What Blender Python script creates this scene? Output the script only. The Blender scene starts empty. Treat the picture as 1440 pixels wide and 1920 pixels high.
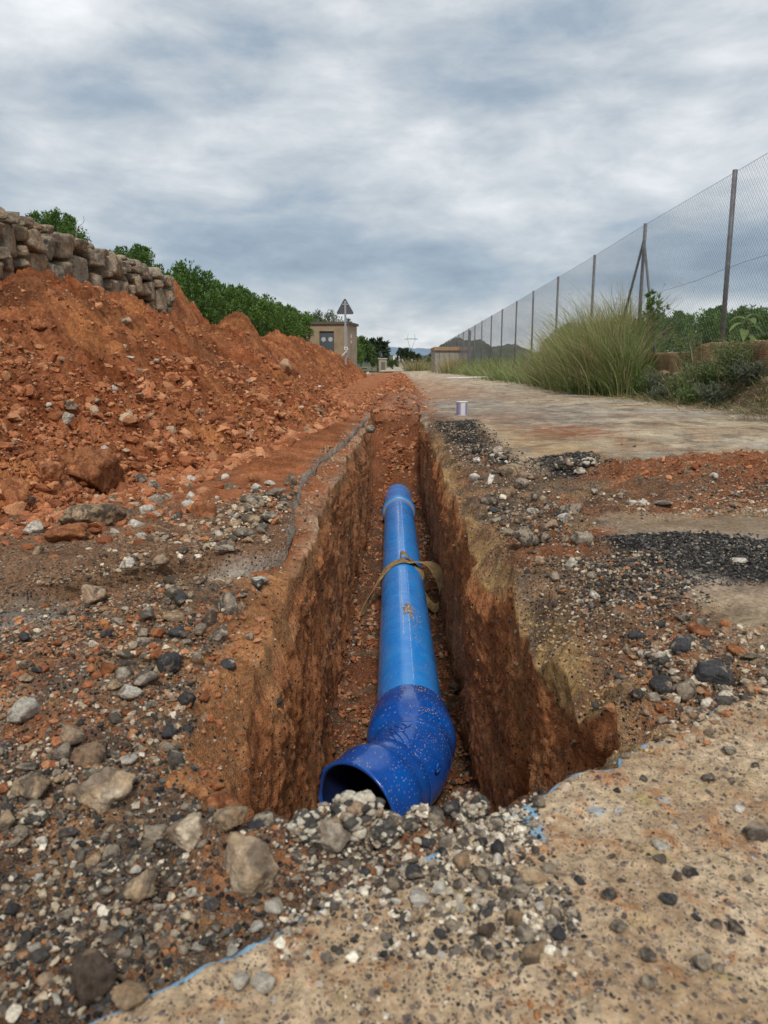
import bpy, bmesh, math, random
import numpy as np
from mathutils import Vector, Matrix

# ------------------------------------------------------------------ camera, world, sun, exposure
C = bpy.context.scene.collection
scn = bpy.context.scene
CAMZ = 0.62
PITCH = math.radians(11.1)
FPX = 1400.0
cam = bpy.data.cameras.new('camera'); cam.sensor_fit = 'HORIZONTAL'; cam.sensor_width = 36.0
cam.lens = 36.0 * FPX / 1440.0
cam.clip_start = 0.05; cam.clip_end = 20000
cam.dof.use_dof = True; cam.dof.focus_distance = 4.0; cam.dof.aperture_fstop = 11
camo = bpy.data.objects.new('camera', cam); C.objects.link(camo)
camo.location = (0, 0, CAMZ); camo.rotation_euler = (math.radians(90) - PITCH, 0, 0)
scn.camera = camo

SUN_EL, SUN_AZ = math.radians(50), math.radians(176)      # azimuth from +Y towards +X
world = bpy.data.worlds.new("World"); scn.world = world; world.use_nodes = True
def build_world():
    nt = world.node_tree; nt.nodes.clear()
    N = nt.nodes.new; L = nt.links.new
    out = N('ShaderNodeOutputWorld'); bg = N('ShaderNodeBackground'); bg2 = N('ShaderNodeBackground'); add = N('ShaderNodeMixShader')
    sky = N('ShaderNodeTexSky'); sky.sky_type = 'NISHITA'; sky.sun_disc = False
    sky.sun_elevation = SUN_EL; sky.sun_rotation = SUN_AZ; sky.air_density = 1.0; sky.dust_density = 2.0
    bg.inputs['Strength'].default_value = 0.10
    L(sky.outputs[0], bg.inputs['Color'])
    tc = N('ShaderNodeTexCoord'); sep = N('ShaderNodeSeparateXYZ'); L(tc.outputs['Generated'], sep.inputs[0])
    def M(op, a, b=None, clamp=False):
        n = N('ShaderNodeMath'); n.operation = op; n.use_clamp = clamp
        for i, v in enumerate((a, b)):
            if v is None: continue
            if isinstance(v, (int, float)): n.inputs[i].default_value = v
            else: L(v, n.inputs[i])
        return n.outputs[0]
    z = M('MAXIMUM', sep.outputs[2], 0.0)
    den = M('ADD', z, 0.20)
    px = M('DIVIDE', sep.outputs[0], den); py = M('DIVIDE', sep.outputs[1], den)
    comb = N('ShaderNodeCombineXYZ'); L(px, comb.inputs[0]); L(py, comb.inputs[1])
    def noise(scale, detail, rough, dist, off, sy=1.0):
        mp = N('ShaderNodeMapping'); mp.inputs['Location'].default_value = off; mp.inputs['Scale'].default_value = (1, sy, 1)
        L(comb.outputs[0], mp.inputs[0])
        n = N('ShaderNodeTexNoise'); n.inputs['Scale'].default_value = scale; n.inputs['Detail'].default_value = detail
        n.inputs['Roughness'].default_value = rough; n.inputs['Distortion'].default_value = dist
        L(mp.outputs[0], n.inputs['Vector']); return n.outputs['Fac']
    def dnoise(scale, rough, dist, off, zs):
        mp = N('ShaderNodeMapping'); mp.inputs['Location'].default_value = off; mp.inputs['Scale'].default_value = (1, 1, zs); L(tc.outputs['Generated'], mp.inputs[0])
        n = N('ShaderNodeTexNoise'); n.inputs['Scale'].default_value = scale; n.inputs['Detail'].default_value = 10; n.inputs['Roughness'].default_value = rough; n.inputs['Distortion'].default_value = dist
        L(mp.outputs[0], n.inputs['Vector']); return n.outputs['Fac']
    n1 = dnoise(3.0, .53, .2, (3.1, 1.7, 0), 3.1)
    n2 = dnoise(9.0, .58, .3, (8.3, 4.2, 2), 2.5)
    n3 = dnoise(1.8, .45, .1, (1.2, 7.3, 5), 2.6)
    v = M('ADD', M('MULTIPLY', n1, 0.48), M('MULTIPLY', n2, 0.27))
    v = M('ADD', v, M('MULTIPLY', n3, 0.25))            # ~0.5 centred
    # elevation profile of the cloud deck: low bright strip, dark blue band, brighter above
    er = N('ShaderNodeValToRGB'); L(sep.outputs[2], er.inputs[0])
    cr = er.color_ramp; cr.interpolation = 'B_SPLINE'
    pts = [(0.0, .58), (0.03, .70), (0.062, .66), (0.085, .42), (0.11, .22), (0.15, .28), (0.19, .50), (0.24, .54), (0.29, .52), (0.34, .47), (0.40, .40), (0.55, .42), (0.7, .5), (1.0, .55)]
    cr.elements[0].position = 0; cr.elements[1].position = 1
    while len(cr.elements) < len(pts): cr.elements.new(0.5)
    for e, (p, c) in zip(cr.elements, pts): e.position = p; e.color = (c, c, c, 1)
    w = M('ADD', M('MULTIPLY', M('SUBTRACT', v, 0.52), 2.7), er.outputs[0])
    # cumulus texture close to the horizon, set in true direction space
    mp = N('ShaderNodeMapping'); mp.inputs['Scale'].default_value = (1, 1, 2.2); L(tc.outputs['Generated'], mp.inputs[0])
    nc = N('ShaderNodeTexNoise'); nc.inputs['Scale'].default_value = 14; nc.inputs['Detail'].default_value = 8; nc.inputs['Roughness'].default_value = .5
    L(mp.outputs[0], nc.inputs['Vector'])
    low = M('SUBTRACT', 1.0, M('DIVIDE', z, 0.085), True)
    w = M('ADD', w, M('MULTIPLY', M('MULTIPLY', M('SUBTRACT', nc.outputs['Fac'], 0.5), 1.6), low), True)
    cl = N('ShaderNodeValToRGB'); L(w, cl.inputs[0])
    cr = cl.color_ramp
    cs = [(0.0, (.21, .275, .35)), (0.22, (.305, .37, .44)), (0.42, (.44, .485, .525)), (0.60, (.58, .61, .635)), (0.78, (.72, .745, .765)), (1.0, (.88, .895, .91))]
    while len(cr.elements) < len(cs): cr.elements.new(0.5)
    for e, (p, c) in zip(cr.elements, cs): e.position = p; e.color = (*c, 1)
    L(cl.outputs[0], bg2.inputs['Color']); bg2.inputs['Strength'].default_value = 0.78
    add.inputs[0].default_value = 0.93
    L(bg.outputs[0], add.inputs[1]); L(bg2.outputs[0], add.inputs[2]); L(add.outputs[0], out.inputs[0])
build_world()
sl = bpy.data.lights.new('sun', 'SUN'); sl.energy = 1.5; sl.angle = math.radians(10); sl.color = (1, .96, .90)
so = bpy.data.objects.new('sun', sl); C.objects.link(so)
sd = Vector((math.sin(SUN_AZ)*math.cos(SUN_EL), math.cos(SUN_AZ)*math.cos(SUN_EL), math.sin(SUN_EL)))
so.rotation_euler = sd.to_track_quat('Z', 'Y').to_euler()
scn.view_settings.view_transform = 'Standard'; scn.view_settings.look = 'None'
scn.view_settings.exposure = 0.68; scn.view_settings.gamma = 1

# ------------------------------------------------------------------ numeric helpers
rng = np.random.default_rng(7)
_pr = np.random.default_rng(1234)
_PT = np.concatenate([_pr.permutation(1024), _pr.permutation(1024)]).astype(np.int32); _PT[1024:] = _PT[:1024]
_GR = _pr.normal(size=(1024, 3)); _GR /= np.linalg.norm(_GR, axis=1)[:, None]; _GR = (_GR*1.25).astype(np.float32)
_U1 = _pr.uniform(0, 1, 1024).astype(np.float32); _U2 = _pr.uniform(0, 1, 1024).astype(np.float32)
def vnoise(x, y, z=0.0, s=0):
    flat = np.isscalar(z) and z == 0
    if flat: x, y = np.broadcast_arrays(np.asarray(x, np.float64), np.asarray(y, np.float64))
    else: x, y, z = np.broadcast_arrays(np.asarray(x, np.float64), np.asarray(y, np.float64), np.asarray(z, np.float64))
    fx, fy = np.floor(x), np.floor(y); ix = fx.astype(np.int32); iy = fy.astype(np.int32)
    x = (x-fx).astype(np.float32); y = (y-fy).astype(np.float32)
    u = x*x*x*(x*(x*6-15)+10); v = y*y*y*(y*(y*6-15)+10)
    k = (s*37) & 1023
    A = [_PT[_PT[(ix+dx+k) & 1023]+((iy+dy) & 1023)] for dy in (0, 1) for dx in (0, 1)]
    def lp(a, b, t): return a+(b-a)*t
    if flat:
        g = [_GR[A[i], 0]*(x-(i & 1))+_GR[A[i], 1]*(y-(i >> 1)) for i in range(4)]
        return (lp(lp(g[0], g[1], u), lp(g[2], g[3], u), v)*1.6).astype(np.float64)
    fz = np.floor(z); iz = fz.astype(np.int32); z = (z-fz).astype(np.float32); w = z*z*z*(z*(z*6-15)+10); o = []
    for dz in (0, 1):
        B = [_PT[a+((iz+dz) & 1023)] for a in A]
        g = [_GR[B[i], 0]*(x-(i & 1))+_GR[B[i], 1]*(y-(i >> 1))+_GR[B[i], 2]*(z-dz) for i in range(4)]
        o.append(lp(lp(g[0], g[1], u), lp(g[2], g[3], u), v))
    return (lp(o[0], o[1], w)*1.6).astype(np.float64)
def fbm(x, y, z=0.0, o=4, s=0, gain=.5):
    t = 0; a = 1; f = 1
    for i in range(o):
        t = t + a*vnoise(x*f+i*17.3, y*f-i*9.1, 0.0 if (np.isscalar(z) and z == 0) else z*f, s+i); a *= gain; f *= 2.03
    return t
def worley(x, y, s=0):
    x, y = np.broadcast_arrays(np.asarray(x, np.float64), np.asarray(y, np.float64))
    fx, fy = np.floor(x), np.floor(y); ix = fx.astype(np.int32); iy = fy.astype(np.int32); x = (x-fx).astype(np.float32); y = (y-fy).astype(np.float32)
    best = np.full(x.shape, 9.0, np.float32); k = (s*53) & 1023
    for dx in (-1, 0, 1):
        c = _PT[(ix+dx+k) & 1023]
        for dy in (-1, 0, 1):
            h = _PT[c+((iy+dy) & 1023)]
            best = np.minimum(best, (_U1[h]+dx-x)**2+(_U2[h]+dy-y)**2)
    return np.sqrt(best).astype(np.float64)
def bumps(x, y, s=0): return np.clip(1-worley(x, y, s)*1.35, 0, 1)**.6
def ss(a, b, x): t = np.clip((x-a)/(b-a), 0, 1); return t*t*(3-2*t)
def at(px, py, z=0.0):
    """point of the ground (height z) seen at a photograph pixel: used to survey the place from the photo"""
    b = math.atan((py-960)/FPX)+PITCH
    d = (CAMZ-z)/math.tan(b)
    zc = d*math.cos(PITCH)+(CAMZ-z)*math.sin(PITCH)
    return ((px-720)/FPX*zc, d)
def poly(pts, z=0.0): return [at(a, b, z) for a, b in pts]
def pmask(x, y, P, feather, wob=0.0, ws=6.0, s=3):
    """soft inside mask of a world polygon with a wobbly border"""
    if wob:
        x, y = x+wob*fbm(x*ws, y*ws, 0.0, 3, s), y+wob*fbm(x*ws+31, y*ws+7, 0.0, 3, s+9)
    d = np.full(np.shape(x), 1e9); ins = np.zeros(np.shape(x), bool)
    n = len(P)
    for i in range(n):
        x0, y0 = P[i]; x1, y1 = P[(i+1) % n]
        ex, ey = x1-x0, y1-y0
        t = np.clip(((x-x0)*ex+(y-y0)*ey)/(ex*ex+ey*ey+1e-12), 0, 1)
        d = np.minimum(d, (x-x0-t*ex)**2+(y-y0-t*ey)**2)
        if y0 != y1:
            c = ((y0 > y) != (y1 > y)) & (x < ex*(y-y0)/(y1-y0)+x0); ins ^= c
    d = np.sqrt(d)*np.where(ins, 1, -1)
    return np.clip(.5+d/feather, 0, 1)

def tag(o, label=None, cat=None, group=None, kind=None):
    if label: o['label'] = label
    if cat: o['category'] = cat
    if group: o['group'] = group
    if kind: o['kind'] = kind
    return o
def make_mesh(name, V, F, mat=None, col=None, smooth=True, grain=None):
    """V (n,3); F (m,3|4) array or list of such arrays"""
    me = bpy.data.meshes.new(name)
    Fs = F if isinstance(F, list) else [F]
    Fs = [np.asarray(f, np.int32) for f in Fs if len(f)]
    V = np.asarray(V, np.float32)
    me.vertices.add(len(V)); me.vertices.foreach_set('co', V.ravel())
    nl = sum(f.size for f in Fs); npl = sum(len(f) for f in Fs)
    me.loops.add(nl); me.polygons.add(npl)
    me.loops.foreach_set('vertex_index', np.concatenate([f.ravel() for f in Fs]))
    tot = np.concatenate([np.full(len(f), f.shape[1], np.int32) for f in Fs])
    st = np.concatenate([[0], np.cumsum(tot)[:-1]]).astype(np.int32)
    me.polygons.foreach_set('loop_start', st)
    me.polygons.foreach_set('use_smooth', np.full(npl, smooth, bool))
    me.update(calc_edges=True); me.validate()
    if col is not None:
        a = me.color_attributes.new('Col', 'FLOAT_COLOR', 'POINT')
        c = np.ones((len(V), 4), np.float32); c[:, :3] = col; a.data.foreach_set('color', c.ravel())
    if grain is not None:
        a = me.attributes.new('Grain', 'FLOAT', 'POINT'); a.data.foreach_set('value', np.asarray(grain, np.float32).ravel())
    if mat: me.materials.append(mat)
    return me
def link(name, me, parent=None):
    o = bpy.data.objects.new(name, me); C.objects.link(o)
    if parent: o.parent = parent
    return o
def empty(name, loc, rz=0):
    o = bpy.data.objects.new(name, None); C.objects.link(o); o.location = loc; o.rotation_euler = (0, 0, rz); o.empty_display_size = .1
    return o
def grid_faces(nr, nc):
    i = np.arange(nr*nc).reshape(nr, nc)
    return np.stack([i[:-1, :-1], i[:-1, 1:], i[1:, 1:], i[1:, :-1]], -1).reshape(-1, 4)
class MB:
    """collects boxes, bars and tubes into one mesh"""
    def __init__(s): s.v = []; s.q = []; s.t = []; s.n = 0
    def add(s, V, Q=(), T=()):
        V = np.asarray(V, float).reshape(-1, 3); s.v.append(V)
        if len(Q): s.q.append(np.asarray(Q)+s.n)
        if len(T): s.t.append(np.asarray(T)+s.n)
        s.n += len(V)
    def box(s, c, d, M=None):
        V = np.array([[x, y, z] for x in (-.5, .5) for y in (-.5, .5) for z in (-.5, .5)])*np.array(d)
        if M is not None: V = V @ np.array(M.to_3x3()).T
        s.add(V+np.array(c), [[0,1,3,2],[4,6,7,5],[0,4,5,1],[2,3,7,6],[0,2,6,4],[1,5,7,3]])
    def tube(s, P, r, n=8, cap=True):
        P = np.asarray([np.asarray(q, float) for q in P]); r = np.asarray(r, float)
        P = np.asarray(P, float); m = len(P); r = np.broadcast_to(r, (m,))
        T = np.gradient(P, axis=0); T /= np.linalg.norm(T, axis=1)[:, None]+1e-12
        up = np.array([0, 0, 1.]) if abs(T[0][2]) < .9 else np.array([1., 0, 0])
        A = np.cross(T, up); A /= np.linalg.norm(A, axis=1)[:, None]+1e-12; B = np.cross(A, T)
        a = np.linspace(0, 2*np.pi, n, endpoint=False)
        V = P[:, None]+r[:, None, None]*(np.cos(a)[None, :, None]*A[:, None]+np.sin(a)[None, :, None]*B[:, None])
        V = V.reshape(-1, 3); Q = []
        for i in range(m-1):
            for j in range(n): Q.append([i*n+j, i*n+(j+1) % n, (i+1)*n+(j+1) % n, (i+1)*n+j])
        T3 = []
        if cap:
            V = np.vstack([V, P[0], P[-1]]); k = m*n
            for j in range(n): T3.append([k, (j+1) % n, j]); T3.append([k+1, (m-1)*n+j, (m-1)*n+(j+1) % n])
        s.add(V, Q, T3)
    def build(s, name, mat, parent=None, smooth=False, bevel=0, col=None):
        F = []
        if s.q: F.append(np.vstack(s.q))
        if s.t: F.append(np.vstack(s.t))
        me = make_mesh(name, np.vstack(s.v), F, mat, smooth=smooth, col=col)
        o = link(name, me, parent)
        if bevel:
            b = o.modifiers.new('bevel', 'BEVEL'); b.width = bevel; b.segments = 2; b.limit_method = 'ANGLE'
        return o

# ------------------------------------------------------------------ materials
def mat(name):
    m = bpy.data.materials.new(name); m.use_nodes = True; nt = m.node_tree
    p = nt.nodes['Principled BSDF']; return m, nt, p
def NN(nt, t, **k):
    n = nt.nodes.new(t)
    for a, b in k.items():
        if a.startswith('_'): setattr(n, a[1:], b)
        else: n.inputs[a.replace('_', ' ')].default_value = b
    return n
def noise_node(nt, vec, scale, detail=4, rough=.55, dist=0):
    n = NN(nt, 'ShaderNodeTexNoise', Scale=scale, Detail=detail, Roughness=rough, Distortion=dist)
    nt.links.new(vec, n.inputs['Vector']); return n.outputs['Fac']
def mix(nt, fac, a, b, mode='MIX'):
    n = nt.nodes.new('ShaderNodeMix'); n.data_type = 'RGBA'; n.blend_type = mode
    for s, v in ((n.inputs[0], fac), (n.inputs[6], a), (n.inputs[7], b)):
        if isinstance(v, (int, float)): s.default_value = v
        elif isinstance(v, tuple): s.default_value = (*v, 1)
        else: nt.links.new(v, s)
    return n.outputs[2]
def mrange(nt, v, a, b, c=0, d=1):
    n = nt.nodes.new('ShaderNodeMapRange'); n.inputs[1].default_value = a; n.inputs[2].default_value = b
    n.inputs[3].default_value = c; n.inputs[4].default_value = d; nt.links.new(v, n.inputs[0]); return n.outputs[0]
def bump(nt, h, strength, dist, prev=None):
    n = NN(nt, 'ShaderNodeBump', Strength=strength, Distance=dist); nt.links.new(h, n.inputs['Height'])
    if prev: nt.links.new(prev, n.inputs['Normal'])
    return n.outputs[0]
def mathn(nt, op, a, b=0.0, clamp=False):
    n = nt.nodes.new('ShaderNodeMath'); n.operation = op; n.use_clamp = clamp
    for i, v in enumerate((a, b)):
        if isinstance(v, (int, float)): n.inputs[i].default_value = v
        else: nt.links.new(v, n.inputs[i])
    return n.outputs[0]
def geo(nt): return nt.nodes.new('ShaderNodeNewGeometry').outputs['Position']

def soil_material(name, fine=1.0, rough=.95, spec=.08):
    """albedo from the mesh colour attribute, broken up by grains; Grain says how stony the place is"""
    m, nt, p = mat(name); P = geo(nt)
    at_ = NN(nt, 'ShaderNodeAttribute', _attribute_name='Col'); gr = NN(nt, 'ShaderNodeAttribute', _attribute_name='Grain')
    n1 = noise_node(nt, P, 9, 6, .6); n2 = noise_node(nt, P, 70*fine, 5, .65)
    c = mix(nt, 1.0, at_.outputs['Color'], mix(nt, mrange(nt, n1, .3, .7), (.72, .70, .68), (1.25, 1.25, 1.22)), 'MULTIPLY')
    c = mix(nt, 1.0, c, mix(nt, mrange(nt, n2, .32, .68), (.62, .60, .58), (1.38, 1.36, 1.32)), 'MULTIPLY')
    n0 = noise_node(nt, P, 2.3, 8, .66, .4); n4 = noise_node(nt, P, 27, 5, .6)
    c = mix(nt, 1.0, c, mix(nt, mrange(nt, n0, .35, .65), (.68, .65, .62), (1.26, 1.26, 1.26)), 'MULTIPLY')
    c = mix(nt, mathn(nt, 'MULTIPLY', mrange(nt, n4, .60, .70), .42), c, mix(nt, 1.0, c, (.42, .38, .35), 'MULTIPLY'))
    v = NN(nt, 'ShaderNodeTexVoronoi', Scale=150*fine, Randomness=1.0); nt.links.new(P, v.inputs['Vector'])
    v2 = NN(nt, 'ShaderNodeTexVoronoi', Scale=330*fine, Randomness=1.0); nt.links.new(P, v2.inputs['Vector'])
    sepc = nt.nodes.new('ShaderNodeSeparateColor'); nt.links.new(v.outputs['Color'], sepc.inputs[0])
    ramp = nt.nodes.new('ShaderNodeValToRGB'); nt.links.new(sepc.outputs[0], ramp.inputs[0]); cr = ramp.color_ramp; cr.interpolation = 'CONSTANT'
    cs = [(0, (.03,.03,.032)), (.26, (.11,.095,.08)), (.42, (.20,.12,.07)), (.54, (.27,.20,.14)), (.68, (.34,.30,.25)), (.80, (.30,.12,.05)), (.86, (.15,.14,.13)), (.94, (.58,.54,.47))]
    while len(cr.elements) < len(cs): cr.elements.new(.5)
    for e, (q, k) in zip(cr.elements, cs): e.position = q; e.color = (*k, 1)
    thr = mrange(nt, v.outputs['Distance'], .55, .45)
    g = mathn(nt, 'MULTIPLY', mathn(nt, 'GREATER_THAN', mathn(nt, 'ADD', gr.outputs['Fac'], mathn(nt, 'MULTIPLY', sepc.outputs[1], -1.0)), 0.0), thr)
    c = mix(nt, g, c, ramp.outputs[0])
    nt.links.new(c, p.inputs['Base Color']); p.inputs['Roughness'].default_value = rough; p.inputs['Specular IOR Level'].default_value = spec
    h = mathn(nt, 'ADD', mathn(nt, 'MULTIPLY', n2, 1.2), mathn(nt, 'MULTIPLY', v2.outputs['Distance'], -.6))
    h = mathn(nt, 'SUBTRACT', h, mathn(nt, 'MULTIPLY', g, mathn(nt, 'MULTIPLY', v.outputs['Distance'], 1.2)))
    nt.links.new(bump(nt, h, 1.0, .008/fine), p.inputs['Normal'])
    return m
M_ground = soil_material('soil_and_rubble')
M_heap = soil_material('red_heap_soil', .55)
M_trench = soil_material('trench_soil', .9)

def stone_material(name, ca, cb, cc, tar=.35, scale=28):
    """mottled broken limestone; cc = stain colour; random darkening per stone"""
    m, nt, p = mat(name); P = geo(nt)
    n1 = noise_node(nt, P, scale, 6, .6, .4); n2 = noise_node(nt, P, scale*3.6, 7, .72); n3 = noise_node(nt, P, scale*.7, 5, .62, .8)
    oi = nt.nodes.new('ShaderNodeObjectInfo')
    c = mix(nt, mrange(nt, n1, .38, .62), ca, cb)
    c = mix(nt, mrange(nt, n3, .62-tar*.35, .68-tar*.3), c, cc)
    c = mix(nt, 1.0, c, mix(nt, mrange(nt, n2, .34, .66), (.55, .53, .51), (1.42, 1.40, 1.36)), 'MULTIPLY')
    c = mix(nt, mathn(nt, 'MULTIPLY', mrange(nt, noise_node(nt, P, scale*.9, 6, .7, 1.5), .60, .66), .3), c, (.48,.27,.13))
    vk = NN(nt, 'ShaderNodeTexVoronoi', Scale=scale*1.3, _feature='DISTANCE_TO_EDGE'); nd = mix(nt, .02, P, NN(nt, 'ShaderNodeTexNoise', Scale=scale*2.0).outputs['Color'], 'ADD'); nt.links.new(nd, vk.inputs['Vector'])
    c = mix(nt, mathn(nt, 'MULTIPLY', mrange(nt, vk.outputs['Distance'], .035, .0), .45), c, (.09,.075,.06))
    c = mix(nt, 1.0, c, mix(nt, oi.outputs['Random'], (.78, .76, .74), (1.15, 1.15, 1.15)), 'MULTIPLY')
    nt.links.new(c, p.inputs['Base Color']); p.inputs['Roughness'].default_value = .9; p.inputs['Specular IOR Level'].default_value = .15
    nt.links.new(bump(nt, mathn(nt, 'ADD', n2, mathn(nt, 'MULTIPLY', n1, 1.2)), 1.0, .009), p.inputs['Normal'])
    return m
SM = {
 'cream': stone_material('cream_limestone', (.52,.375,.24), (.66,.55,.41), (.27,.21,.155), .4, 18),
 'tan': stone_material('tan_limestone', (.42,.28,.165), (.52,.40,.27), (.17,.135,.10), .45),
 'grey': stone_material('grey_limestone', (.33,.275,.215), (.46,.395,.315), (.13,.11,.09), .45),
 'pale': stone_material('pale_limestone', (.52,.47,.39), (.66,.63,.57), (.26,.22,.17), .2),
 'dark': stone_material('tar_coated_stone', (.06,.055,.050), (.17,.15,.13), (.40,.33,.25), .55, 45),
 'orange': stone_material('red_earth_clod', (.36,.14,.06), (.46,.20,.09), (.24,.09,.04), .4),
 'brown': stone_material('brown_stone', (.33,.215,.14), (.42,.31,.215), (.12,.09,.07), .4),
 'mottled': stone_material('mottled_chert', (.30,.24,.18), (.50,.42,.32), (.07,.07,.075), .72, 36),
}
def gravel_material():
    m, nt, p = mat('loose_gravel'); P = geo(nt)
    a = NN(nt, 'ShaderNodeAttribute', _attribute_name='Col')
    n1 = noise_node(nt, P, 160, 5, .65); n2 = noise_node(nt, P, 60, 4, .6)
    c = mix(nt, 1.0, a.outputs['Color'], mix(nt, mrange(nt, n1, .3, .7), (.55,.54,.52), (1.4,1.38,1.34)), 'MULTIPLY')
    c = mix(nt, mrange(nt, n2, .60, .68), c, mix(nt, .6, c, (.05,.045,.04)))
    nt.links.new(c, p.inputs['Base Color']); p.inputs['Roughness'].default_value = .9; p.inputs['Specular IOR Level'].default_value = .12
    nt.links.new(bump(nt, n1, .7, .004), p.inputs['Normal'])
    return m
M_gravel = gravel_material()

# ------------------------------------------------------------------ lie of the land
TL = ([.3, .95, 1.3, 1.7, 2.3, 3, 5, 9, 14, 70], [-.2, -.22, -.27, -.29, -.31, -.30, -.27, -.19, -.14, 1.0])
TR = ([.3, 1.05, 1.2, 1.4, 1.7, 2.2, 3, 4.8, 7.7, 9, 14, 70], [.44, .45, .465, .465, .44, .40, .37, .40, .45, .46, .56, 1.7])
def tl(y): return np.interp(y, *TL)+.022*fbm(np.asarray(y)*1.9, 5.5, 0.0, 3, 200)+.010*fbm(np.asarray(y)*9, 2.5, 0.0, 3, 201)
def tr(y): return np.interp(y, *TR)+.028*fbm(np.asarray(y)*1.7, 8.5, 0.0, 3, 202)+.014*fbm(np.asarray(y)*8, 3.5, 0.0, 3, 203)
YN = ([-.3, -.2, -.1, .02, .115, .2, .3, .42, .5], [1.0, .965, .935, .94, .975, 1.03, 1.085, 1.165, 1.225])
FL = ([0, 8.7, 9.15, 9.5, 10.0, 10.5, 11.0, 11.6], [-1.15, -1.15, -.92, -.62, -.36, -.16, -.03, 0.03])
SLABE = ([2.0, 2.42, 2.62, 3.1, 4.08, 5.05, 6.3, 9, 14, 70], [-.40, -.38, -.36, -.385, -.455, -.43, -.33, -.215, -.18, .9])
def slab_edge(y): return np.interp(y, *SLABE)+.013*fbm(np.asarray(y)*2.6, 6.5, 0.0, 4, 204)
FRONTV = ([0, .06, .15, .45, .8, 3.5], [2.62, 2.50, 2.42, 2.12, 1.86, 1.15])   # front limit of the old asphalt against distance left of its side edge
def in_asphalt(x, y):
    v = slab_edge(y)-x
    return (v > 0) & (y > np.interp(v, *FRONTV))
def line_y(x): return .83+.76*x + .004*vnoise(x*5, 0.3, 0.0, 5)+.004*vnoise(x*45, 1.3, 0.0, 6)+.0022*vnoise(x*130, 2.3, 0.0, 7)

Z_rubR = poly([(800, 770), (890, 795), (960, 850), (1010, 885), (1100, 860), (1440, 880), (1600, 1000), (1440, 960), (1150, 960), (1170, 1010), (1300, 1110), (1460, 1230), (1470, 1290), (1200, 1400), (950, 1560), (700, 1560), (760, 900)])
Z_rubL = poly([(-900, 1180), (-300, 1150), (0, 1130), (180, 1090), (330, 1060), (440, 1050), (530, 1050), (700, 1300), (700, 1560), (1000, 1500), (200, 1960), (-900, 2200)])
def rub(x, y):
    a = pmask(x, y, Z_rubR, .16, .05, 5); b = pmask(x, y, Z_rubL, .2, .06, 5)
    n = ((x < .45) & (y < 1.1)).astype(float)
    r = np.maximum(np.maximum(a, b), n)
    band = pmask(x, y, poly([(1090, 880), (1440, 868), (2200, 850), (2200, 930), (1440, 925), (1180, 915)]), .2, .12, 4)
    return np.maximum(r, band*.8)
def heap_ridge(y): return np.interp(y, [0, 1.6, 3, 4.5, 5.6, 6.4, 7.3, 8.5, 10, 11.2, 12.1, 13, 14, 15.2, 16, 17, 19, 22, 27, 32, 36, 42, 47], [-.2, .0, .55, 1.0, 1.22, 1.42, 1.36, 1.34, 1.36, 1.36, 1.34, 1.30, 1.24, 1.28, 1.34, 1.28, 1.22, 1.42, 1.50, 1.42, 1.08, .55, -.2])
def heap_foot(y): return np.interp(y, [0, 1.6, 2.75, 4, 5, 6.5, 8.5, 10.5, 12, 14, 20, 30, 36, 47], [-2.6, -2.1, -1.45, -1.16, -.95, -.82, -.62, -.55, -.75, -1.1, -1.25, -1.0, -.9, -.9])
def heap_h(x, y):
    xf = heap_foot(y)+.10*fbm(y*1.1, 3.3, 0.0, 3, 20); xr = np.interp(y, [5, 10, 12.2, 14.3, 16, 19, 22, 31, 36, 42], [-2.7, -2.9, -3.35, -3.05, -3.05, -3.0, -3.05, -2.65, -1.9, -1.6])
    hr = heap_ridge(y)
    t = (xf-x)/(xf-xr)
    prof = np.where(t < 1, np.clip(t, -1, 1)**1.0*(.80)+.20*ss(0, 1, t), 1-.5*(t-1))
    prof = np.where((t > .8) & (t < 1.25), prof-.09*(1-np.abs(t-1.0)/.25).clip(0, 1), prof)
    h = hr*prof
    for mx_, my_, am, sx_, sy_ in ((-3.35, 12.2, .70, .42, .75), (-3.05, 16.1, .46, .45, .8), (-2.9, 21.5, .22, .5, 1.2), (-2.8, 25.5, .16, .5, 1.2), (-1.75, 9.2, .12, .4, .8), (-2.2, 11.0, .10, .4, .6)):
        h = h+am*np.exp(-((x-mx_)/sx_)**2-((y-my_)/sy_)**2)
    # second tier: the cut-back beyond the first heap
    k = ss(12.8, 13.6, y)*(1-ss(17.5, 20, y)); h = h-k*.35*np.exp(-((t-.45)/.28)**2)
    h = h + (.07*fbm(x*1.3, y*1.1, 0.0, 3, 21)+.035*fbm(x*5, y*5, 0.0, 3, 22))*ss(0, .35, t)
    return np.where(y < 1.55, np.minimum(h, 0)-.3*(1.55-y)-.05, h)
def heap_full(X, Y):
    Z = heap_h(X, Y); low = ss(.9, .1, Z)
    det = .022*fbm(X*12, Y*12, 0.0, 4, 130)+.010*fbm(X*50, Y*50, 0.0, 3, 139)+(.024+.03*low)*bumps(X*13, Y*13, 131)*ss(-.4, .3, fbm(X*2, Y*2, 0.0, 2, 132)+low*.6)+.015*bumps(X*38, Y*38, 133)+.008*bumps(X*80, Y*80, 134)
    gul = .02*fbm(Y*3.5+X*.6, X*.8, 0.0, 3, 135)+.07*np.clip(fbm(X*1.9, Y*1.9, 0.0, 3, 136), 0, 1)
    crk = np.clip(fbm(X*3.3, Y*3.3, 0.0, 4, 141)-.12, 0, .5)*.16+np.clip(.12-np.abs(fbm(X*5.5, Y*5.5, 0.0, 3, 142)), 0, 1)*-.22
    return Z+(det+gul+crk)*ss(-.02, .12, Z)-.02
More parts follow.
